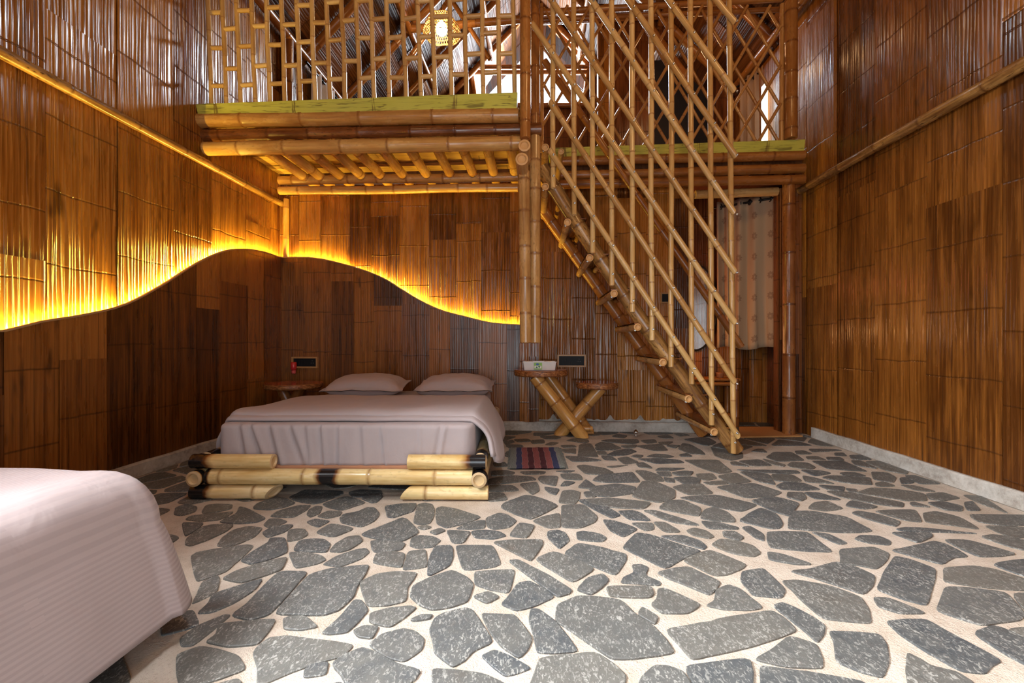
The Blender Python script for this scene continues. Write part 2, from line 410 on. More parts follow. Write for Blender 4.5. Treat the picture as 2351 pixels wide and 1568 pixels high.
def bamboo(mb, pts, r, gap=.3, seg=14, bow=.0, r2=None, chars=(), slant=(0, 0), hollow=True, phase=None, swell=1.0):
    """a bamboo culm: swelling nodes, end discs with a recessed pith; chars = [(centre, halfwidth)] burnt lengths in metres"""
    pts = [V(p) for p in pts]; rnd = (R.random(), R.random(), R.random())
    Ls = [0.0]
    for a, b in zip(pts, pts[1:]): Ls.append(Ls[-1] + (b - a).length)
    L = Ls[-1]; r2 = r2 if r2 is not None else r
    def at(d):
        for i in range(len(pts) - 1):
            if d <= Ls[i + 1] or i == len(pts) - 2:
                t = (d - Ls[i]) / (Ls[i + 1] - Ls[i]); return pts[i].lerp(pts[i + 1], t), (pts[i + 1] - pts[i]).normalized()
    k = min(.02, r * .45)
    nodes = []
    d = gap * (R.uniform(.2, .9) if phase is None else phase)
    while d < L - k * 2:
        if d > k * 2: nodes.append(d)
        d += gap * R.uniform(.85, 1.15)
    st = [(0.0, 1.0, 0)]
    for n in nodes:
        st += [(n - k, 1.0, 0), (n - k * .35, 1 + .05 * swell, .55), (n, 1 + .01 * swell, 1.0), (n + k * .3, 1 + .07 * swell, .7), (n + k, 1.0, .0)]
    st.append((L, 1.0, 0))
    for c, hw in chars:
        st += [(max(0, min(L, c + q * hw)), 1.0, 0) for q in (-1.6, -1.0, -.6, 0, .6, 1.0, 1.6)]
    full = sorted(st, key=lambda q: q[0])
    # extra stations so that the bow shows
    ext = []
    for a, b in zip(full, full[1:]):
        ext.append(a)
        if b[0] - a[0] > .25:
            m = int((b[0] - a[0]) / .2)
            ext += [(a[0] + (b[0] - a[0]) * q / (m + 1), 1.0, 0) for q in range(1, m + 1)]
    ext.append(full[-1])
    d0 = (pts[-1] - pts[0]).normalized(); up = d0.orthogonal().normalized()
    bd = V((R.uniform(-1, 1), R.uniform(-1, 1), R.uniform(-1, 1))); bd = (bd - d0 * bd.dot(d0))
    bph = R.uniform(0, 6)
    rings = []
    for (d, sc, nm) in ext:
        p, dr = at(d)
        u = (up - dr * up.dot(dr)).normalized(); w = dr.cross(u)
        t = d / L
        p = p + bd * bow * math.sin(t * PI * 2.3 + bph) * math.sin(t * PI)
        rr = (r + (r2 - r) * t) * sc
        ch = 0.0
        for c, hw in chars: ch = max(ch, max(0.0, 1.15 - abs(d - c) / hw * .75) if abs(d - c) < hw * 1.55 else 0.0)
        ring = []
        for q in range(seg):
            a = 2 * PI * q / seg
            off = 0.0
            if d == 0.0 and slant[0]: off = slant[0] * math.cos(a) * rr
            if d == L and slant[1]: off = slant[1] * math.cos(a) * rr
            ring.append(mb.vert(p + u * math.cos(a) * rr + w * math.sin(a) * rr + dr * off, rnd, (nm, min(1, ch), 0)))
        rings.append((ring, d))
    circ = 2 * PI * r
    for (a, la), (b, lb) in zip(rings, rings[1:]):
        if lb - la < 1e-6: continue
        for q in range(seg):
            q2 = (q + 1) % seg
            mb.face((a[q], a[q2], b[q2], b[q]), [(q / seg * circ, la), ((q + 1) / seg * circ, la), ((q + 1) / seg * circ, lb), (q / seg * circ, lb)])
    for end, (ring, d) in ((-1, rings[0]), (1, rings[-1])):
        p = sum((V(mb.v[i]) for i in ring), V()) / seg
        dr = d0 * end
        prev = [mb.vert(mb.v[i], rnd, (0, mb.bm[i][1] * .5, 1)) for i in ring]
        o2 = prev if end == 1 else prev[::-1]
        for fr, dp in ((.72, .004), (.60, -.008 if hollow else 0), (.25, -.010 if hollow else 0)):
            cur = [mb.vert(p + (V(mb.v[i]) - p) * fr + dr * dp, rnd, (0, 0, 1 if fr > .65 else .75)) for i in ring]
            for q in range(seg):
                q2 = (q + 1) % seg
                ff = (prev[q], prev[q2], cur[q2], cur[q])
                mb.face(ff if end == 1 else ff[::-1], None, 0, False)
            prev = cur
        mb.face(prev if end == 1 else prev[::-1], None, 0, False)

def pole(name, pts, r, mat, parent=None, **kw):
    mb = MB(); bamboo(mb, pts, r, **kw); return mb.build(name, M[mat] if isinstance(mat, str) else mat, parent)

def tag(o, label, cat, group=None, kind=None):
    if label: o['label'] = label
    if cat: o['category'] = cat
    if group: o['group'] = group
    if kind: o['kind'] = kind
    return o
def struct(o, label=None, cat=None):
    o['kind'] = 'structure'
    if label: o['label'] = label
    if cat: o['category'] = cat
    return o
def thing(name, label, cat, loc=(0, 0, 0), rz=0.0, group=None):
    o = bpy.data.objects.new(name, None); C.objects.link(o); o.location = loc; o.rotation_euler = (0, 0, rz); o.empty_display_size = .1
    return tag(o, label, cat, group)
bpy.context.view_layer.update()
class At:
    """parts are given in room coordinates and stored relative to their thing's base"""
    def __init__(s, e): s.e = e; s.q = V(e.location)
    def fix(s, o):
        o.location = -s.q; return o

# ------------------------------------------------------------------ walls of bamboo sheet
def sheets(mb, O, U, Nn, length, z0, z1, wmin=.27, wmax=.42, hmin=1.1, hmax=2.1, sub=4, gap=.008, seed=1, mi=0, hole=None):
    """columns of flattened bamboo sheets over a wall; O = foot corner, U = along, Nn = towards the room; z0/z1 are functions of the distance along"""
    rr = random.Random(seed); O = V(O); U = V(U).normalized(); Nn = V(Nn).normalized()
    u = 0.0
    while u < length - 1e-4:
        w = min(rr.uniform(wmin, wmax), length - u)
        if length - (u + w) < .08: w = length - u
        zlo = min(z0(u), z0(u + w)); zhi = max(z1(u), z1(u + w), z1(u + w / 2))
        z = zlo - rr.uniform(0, hmin * .9)
        while z < zhi:
            h = rr.uniform(hmin, hmax)
            rnd = (rr.random(), rr.random(), rr.random()); uo = rr.uniform(0, 20); vo = rr.uniform(0, 3)
            o1, o2 = rr.uniform(.001, gap), rr.uniform(.001, gap)     # bottom edge, top edge
            sk = rr.uniform(-.004, .004)
            rows = []
            for i in range(sub + 1):
                uu = u + w * i / sub
                a = max(z, z0(uu)); b = min(z + h, z1(uu))
                rows.append((uu, a, b, (i / sub - .5) * sk * 2))
            for (ua, a1, b1, s1), (ub, a2, b2, s2) in zip(rows, rows[1:]):
                if b1 - a1 < 1e-4 and b2 - a2 < 1e-4: continue
                b1 = max(b1, a1); b2 = max(b2, a2)
                if hole and hole((ua + ub) / 2, (a1 + b1) / 2): continue
                def off(zz, s_): return max(.0005, o1 + (o2 - o1) * (zz - z) / h + s_ + .004)
                ps = [O + U * ua + Nn * off(a1, s1) + V((0, 0, a1)), O + U * ub + Nn * off(a2, s2) + V((0, 0, a2)), O + U * ub + Nn * off(b2, s2) + V((0, 0, b2)), O + U * ua + Nn * off(b1, s1) + V((0, 0, b1))]
                mb.quad(*ps, uvs=[(ua + uo, a1 + vo), (ub + uo, a2 + vo), (ub + uo, b2 + vo), (ua + uo, b1 + vo)], mi=mi, rnd=rnd)
            z += h
        u += w

def interp(pts):
    pts = sorted(pts)
    def f(x):
        if x <= pts[0][0]: return pts[0][1]
        if x >= pts[-1][0]: return pts[-1][1]
        for i in range(len(pts) - 1):
            if x <= pts[i + 1][0]:
                x0, y0 = pts[i]; x1, y1 = pts[i + 1]
                m = lambda k: ((pts[min(k + 1, len(pts) - 1)][1] - pts[max(k - 1, 0)][1]) / (pts[min(k + 1, len(pts) - 1)][0] - pts[max(k - 1, 0)][0]))
                h = x1 - x0; t = (x - x0) / h; m0, m1 = m(i) * h, m(i + 1) * h
                return (2 * t ** 3 - 3 * t ** 2 + 1) * y0 + (t ** 3 - 2 * t ** 2 + t) * m0 + (-2 * t ** 3 + 3 * t ** 2) * y1 + (t ** 3 - t ** 2) * m1
    return f
const = lambda z: (lambda u: z)

# left wall (runs the whole depth, up to the eave)
mb = MB()
mb.box((XL - .06, (YF + YG) / 2, EAVE / 2 + .05), (.12, YG - YF, EAVE + .1), ax=None)
sheets(mb, (XL, YG, 0), (0, -1, 0), (1, 0, 0), YG - YF, const(0), const(EAVE), seed=11, wmin=.38, wmax=.55, hmin=2.2, hmax=3.4)
struct(mb.build('wall_left', M['sheet_rib']), 'left wall of glossy flattened bamboo sheets rising past the loft', 'wall')
# right wall
mb = MB()
mb.box((XR + .06, (YF + YG) / 2, EAVE / 2 + .05), (.12, YG - YF, EAVE + .1))
sheets(mb, (XR, YF, 0), (0, 1, 0), (-1, 0, 0), YG - YF, const(0), const(EAVE), seed=23, wmin=.40, wmax=.54, hmin=2.4, hmax=3.6)
struct(mb.build('wall_right', M['sheet']), 'right wall of orange brown bamboo sheets', 'wall')
# back wall under the loft, up to the doorway
xd0 = PY(1592, 784, YB).x; xd1 = PY(1786, 784, YB).x
mb = MB()
mb.box(((XL + xd0) / 2, YB + .05, 1.44), (xd0 - XL, .1, 2.88))
sheets(mb, (XL, YB, 0), (1, 0, 0), (0, -1, 0), xd0 - XL, const(0), const(2.88), seed=31, wmin=.24, wmax=.38, hmin=1.3, hmax=2.4)
struct(mb.build('wall_back', M['sheet_rib']), 'back wall of bamboo sheets under the loft', 'wall')
# front wall behind the camera with a wide garden door and a high window
def wall_with_holes(mb, y, x0, x1, z0, z1, holes, t=.12):
    xs = sorted({x0, x1, *[h[0] for h in holes], *[h[1] for h in holes]}); zs = sorted({z0, z1, *[h[2] for h in holes], *[h[3] for h in holes]})
    for a, b in zip(xs, xs[1:]):
        for c, d in zip(zs, zs[1:]):
            mx, mz = (a + b) / 2, (c + d) / 2
            if any(h[0] < mx < h[1] and h[2] < mz < h[3] for h in holes): continue
            mb.box((mx, y, mz), (b - a, t, d - c), rnd=(.4, .4, .3))
mb = MB()
wall_with_holes(mb, YF - .06, XL, XR, 0, RIDGE + .2, [(-.95, 1.55, 0.02, 2.25), (-2.7, -1.1, 1.6, 2.8)])
struct(mb.build('wall_front', M['sheet']), 'front wall with the garden door behind the viewer', 'wall')

# lower wavy panels standing 5 cm proud of the walls
WL = [(0, 762.5), (89, 741.5), (196, 724), (286, 701), (375, 654), (437, 614), (482, 590), (522, 576), (558, 573), (598, 578), (643, 592)]
WB = [(643, 592), (690, 592), (726, 594), (776, 604), (843, 624), (887, 643), (917, 662), (967, 692), (1016, 714), (1069, 728), (1128, 742), (1194, 747)]
wl = [(p.y, p.z) for p in (PX(x, y, XLW) for x, y in WL)]
zc = PY(646, 592.5, YBW).z
wl = [(YF, wl[0][1] + .02), (.5, wl[0][1] - .02), (1.5, wl[0][1] - .015)] + wl + [(YBW, zc)]
wlf = interp(wl)
xw1 = PY(1194, 747, YBW).x
wb = [(p.x, p.z) for p in (PY(x, y, YBW) for x, y in WB)]
wb[0] = (XLW, zc)
wbf = interp(wb)
mb = MB()
sheets(mb, (XLW, YBW, 0), (0, -1, 0), (1, 0, 0), YBW - YF, const(0), lambda u: wlf(YBW - u), seed=41, sub=8, gap=.004, hmin=2, hmax=3)
n = 70
def strip(mb, pts, Nn, w, th, mi):
    for p, q in zip(pts, pts[1:]):
        a, b = V(p), V(q); up = V((0, 0, th))
        mb.quad(a + Nn * .012, b + Nn * .012, b + Nn * .012 + up, a + Nn * .012 + up, mi=mi)
        mb.quad(a + Nn * .012 + up, b + Nn * .012 + up, b - Nn * w + up, a - Nn * w + up, mi=mi)
        mb.quad(b - Nn * w, a - Nn * w, a - Nn * w + up, b - Nn * w + up, mi=mi)
        mb.quad(b + Nn * .012, a + Nn * .012, a - Nn * w, b - Nn * w, mi=mi)
ys = [YBW + (YF + .02 - YBW) * i / n for i in range(n + 1)]
for y1, y2 in zip(ys, ys[1:]):
    mb.quad((XLW, y1, 0), (XLW, y2, 0), (XLW, y2, wlf(y2)), (XLW, y1, wlf(y1)))
    mb.quad((XLW - .008, y2, 0), (XLW - .008, y1, 0), (XLW - .008, y1, wlf(y1)), (XLW - .008, y2, wlf(y2)))
strip(mb, [(XLW, y, wlf(y)) for y in ys], V((1, 0, 0)), .008, .012, 1)
struct(mb.build('wall_left_lower', [M['sheet_low'], M['trimwood']]), 'lower bamboo panel on the left wall with a wave shaped top', 'wall panel')
mb = MB()
sheets(mb, (XLW, YBW, 0), (1, 0, 0), (0, -1, 0), xw1 - XLW, const(0), lambda u: wbf(XLW + u), seed=47, sub=8, gap=.004, hmin=2, hmax=3, wmin=.24, wmax=.34)
for i in range(50):
    xa, xb = XLW - .01 + (xw1 - XLW + .01) * i / 50, XLW - .01 + (xw1 - XLW + .01) * (i + 1) / 50
    mb.quad((xa, YBW, 0), (xb, YBW, 0), (xb, YBW, wbf(xb)), (xa, YBW, wbf(xa)))
    mb.quad((xb, YBW + .008, 0), (xa, YBW + .008, 0), (xa, YBW + .008, wbf(xa)), (xb, YBW + .008, wbf(xb)))
strip(mb, [(XLW + (xw1 - XLW) * i / 50, YBW, wbf(XLW + (xw1 - XLW) * i / 50)) for i in range(51)], V((0, -1, 0)), .008, .012, 1)
mb.quad((xw1, YBW - .012, 0), (xw1, YB, 0), (xw1, YB, wbf(xw1)), (xw1, YBW - .012, wbf(xw1)), mi=1)
struct(mb.build('wall_back_lower', [M['sheet_low'], M['trimwood']]), 'lower bamboo panel behind the bed with a wave shaped top', 'wall panel')
# the light strip tucked behind the wavy top
mb = MB()
def led(mb, pts, Nn):
    for p, q in zip(pts, pts[1:]):
        a, b = V(p), V(q)
        mb.quad(a, b, b - Nn * .012, a - Nn * .012)
led(mb, [(XLW - .012, y, wlf(y) - .012) for y in ys[:-2]], V((1, 0, 0)))
led(mb, [(XLW + .02 + (xw1 - .03 - XLW) * i / 50, YBW + .012, wbf(XLW + .02 + (xw1 - .03 - XLW) * i / 50) - .012) for i in range(51)], V((0, -1, 0)))
o = mb.build('light_strip', mat_emit('led_yellow', (1.0, .72, .10), 480.0))
tag(o, 'yellow light strip hidden behind the wavy top of the lower wall panels', 'light strip')

# baseboards
def baseboard(name, a, b, Nn, label, h=.105, t=.035):
    a, b = V(a), V(b); U = (b - a).normalized(); L = (b - a).length; mb = MB(); n = max(2, int(L / .12)); Nn = V(Nn)
    prof = []
    for i in range(n + 1):
        p = a + U * L * i / n
        hh = h + .008 * mnoise.noise(p * 4); tt = t + .006 * mnoise.noise(p * 5 + V((3, 0, 0)))
        prof.append((p, hh, tt))
    for (p, h1, t1), (q, h2, t2) in zip(prof, prof[1:]):
        mb.quad(p + Nn * t1, q + Nn * t2, q + Nn * t2 + V((0, 0, h2 - .012)), p + Nn * t1 + V((0, 0, h1 - .012)), smooth=True)
        mb.quad(p + Nn * t1 + V((0, 0, h1 - .012)), q + Nn * t2 + V((0, 0, h2 - .012)), q + Nn * (t2 - .012) + V((0, 0, h2)), p + Nn * (t1 - .012) + V((0, 0, h1)))
        mb.quad(p + Nn * (t1 - .012) + V((0, 0, h1)), q + Nn * (t2 - .012) + V((0, 0, h2)), q + V((0, 0, h2)), p + V((0, 0, h1)))
    p, h1, t1 = prof[0]; mb.quad(p, p + Nn * t1, p + Nn * t1 + V((0, 0, h1)), p + V((0, 0, h1)))
    p, h1, t1 = prof[-1]; mb.quad(p + Nn * t1, p, p + V((0, 0, h1)), p + Nn * t1 + V((0, 0, h1)))
    return struct(mb.build(name, M['concrete']), label, 'baseboard')
baseboard('baseboard_left', (XLW + .006, YBW, 0), (XLW + .006, YF, 0), (1, 0, 0), 'rough base strip along the left wall', t=.03)
baseboard('baseboard_back', (XLW, YBW - .006, 0), (xd0 - .02, YBW - .006, 0), (0, -1, 0), 'grey plastered base strip along the back wall', t=.04)
mb = MB(); pr_ = None; xa, xb = PY(1205, 960, YB).x, PY(1585, 960, YB).x
for i in range(141):
    x = xa + (xb - xa) * i / 140
    hgt = .012 + max(0, mnoise.noise(V((x * 3.0, 2.2, 0))) + .1) * .07 * max(0, .4 + mnoise.noise(V((x * 19, 7, 1)))) + .06 * sum(math.exp(-((x - q) / .03) ** 2) for q in (xa + .33, xa + .98, xa + 1.32))
    cur = (V((x, YB - .014, .08)), V((x, YB - .014, .105 + hgt)))
    if pr_: mb.quad(pr_[0], cur[0], cur[1], pr_[1])
    pr_ = cur
struct(mb.build('trim_7', M['concrete']), 'splashes of grey plaster along the foot of the back wall', 'plaster')
baseboard('baseboard_right', (XR - .01, YF, 0), (XR - .01, 4.72, 0), (-1, 0, 0), 'pale concrete base strip along the right wall')

# long bamboo rails on the side walls, corner culm
struct(pole('trim_1', [(XL + .045, YB - .03, PY(646, 468, YB).z - .01), (XL + .045, YF, PX(0, 132, XL).z)], .036, 'pole_spot', gap=.42, bow=.012), 'weathered bamboo rail running along the left wall', 'wall rail')
struct(pole('trim_2', [(XR - .05, 4.9, PX(1840, 442, XR).z), (XR - .05, YF, PX(2351, 156, XR).z)], .042, 'pole_spot', gap=.45, bow=.012), 'weathered bamboo rail running along the right wall', 'wall rail')
pc = PY(657, 520, YB - .03)
struct(pole('trim_3', [(pc.x, YB - .03, zc + .01), (pc.x, YB - .03, 2.72)], .032, 'pole', gap=.34), 'split bamboo culm in the corner above the wavy panel', 'corner trim')
# narrow board on the pier under the posts, to the right of the wavy panel
p0, p1 = PY(1193, 790, YBW), PY(1237, 790, YBW)
mb = MB(); mb.box(((p0.x + p1.x) / 2, YB - .035, 1.0 / 2), (p1.x - p0.x, .09, 1.0))
sheets(mb, (p0.x, YB - .08, 0), (1, 0, 0), (0, -1, 0), p1.x - p0.x, const(.1), const(1.0), seed=3, wmin=.1, wmax=.13, gap=.004)
struct(mb.build('trim_4', M['sheet']), 'narrow bamboo faced pier beside the side table', 'pier')
# dark post board on the right of the doorway
q0, q1 = PY(1787, 700, YB - .05), PY(1832, 700, YB - .05)
mb = MB()
for k, (a, b) in enumerate(((0, .33), (.33, .72), (.72, 1.0))):
    xa = q0.x + (q1.x - q0.x) * a; xb = q0.x + (q1.x - q0.x) * b
    mb.box(((xa + xb) / 2, YB - .03 + (.02 if k == 1 else .035), 1.36), (xb - xa - .006, .09, 2.72))
sheets(mb, (q0.x, YB - .065, 0), (1, 0, 0), (0, -1, 0), q1.x - q0.x, const(0.02), const(2.72), seed=77, wmin=.06, wmax=.1, gap=.012)
mb.box(((q1.x + XR) / 2 + .03, YB + .02, 1.45), (XR - q1.x + .1, .1, 2.9))
struct(mb.build('trim_5', M['sheet_dark']), 'dark scorched bamboo board at the right of the doorway', 'door post')

# ------------------------------------------------------------------ alcove behind the doorway
YA = 5.55
mb = MB()
mb.box(((.9 + XR + .2) / 2, YA + .05, 1.45), (XR + .2 - .9, .1, 2.9))
sheets(mb, (.9, YA, 0), (1, 0, 0), (0, -1, 0), XR - .9, const(0), const(2.9), seed=83, wmin=.1, wmax=.2)
struct(mb.build('wall_alcove', M['sheet']), 'bamboo wall at the back of the doorway alcove', 'wall')
mb = MB(); mb.box((.95, (YB + YA) / 2 + .06, 1.45), (.1, YA - YB, 2.9))
mb.box((XR - .02, (YB + YA) / 2 + .05, 1.45), (.1, YA - YB, 2.9))
struct(mb.build('wall_alcove_side', M['sheet_dark']), 'side walls of the doorway alcove', 'wall')

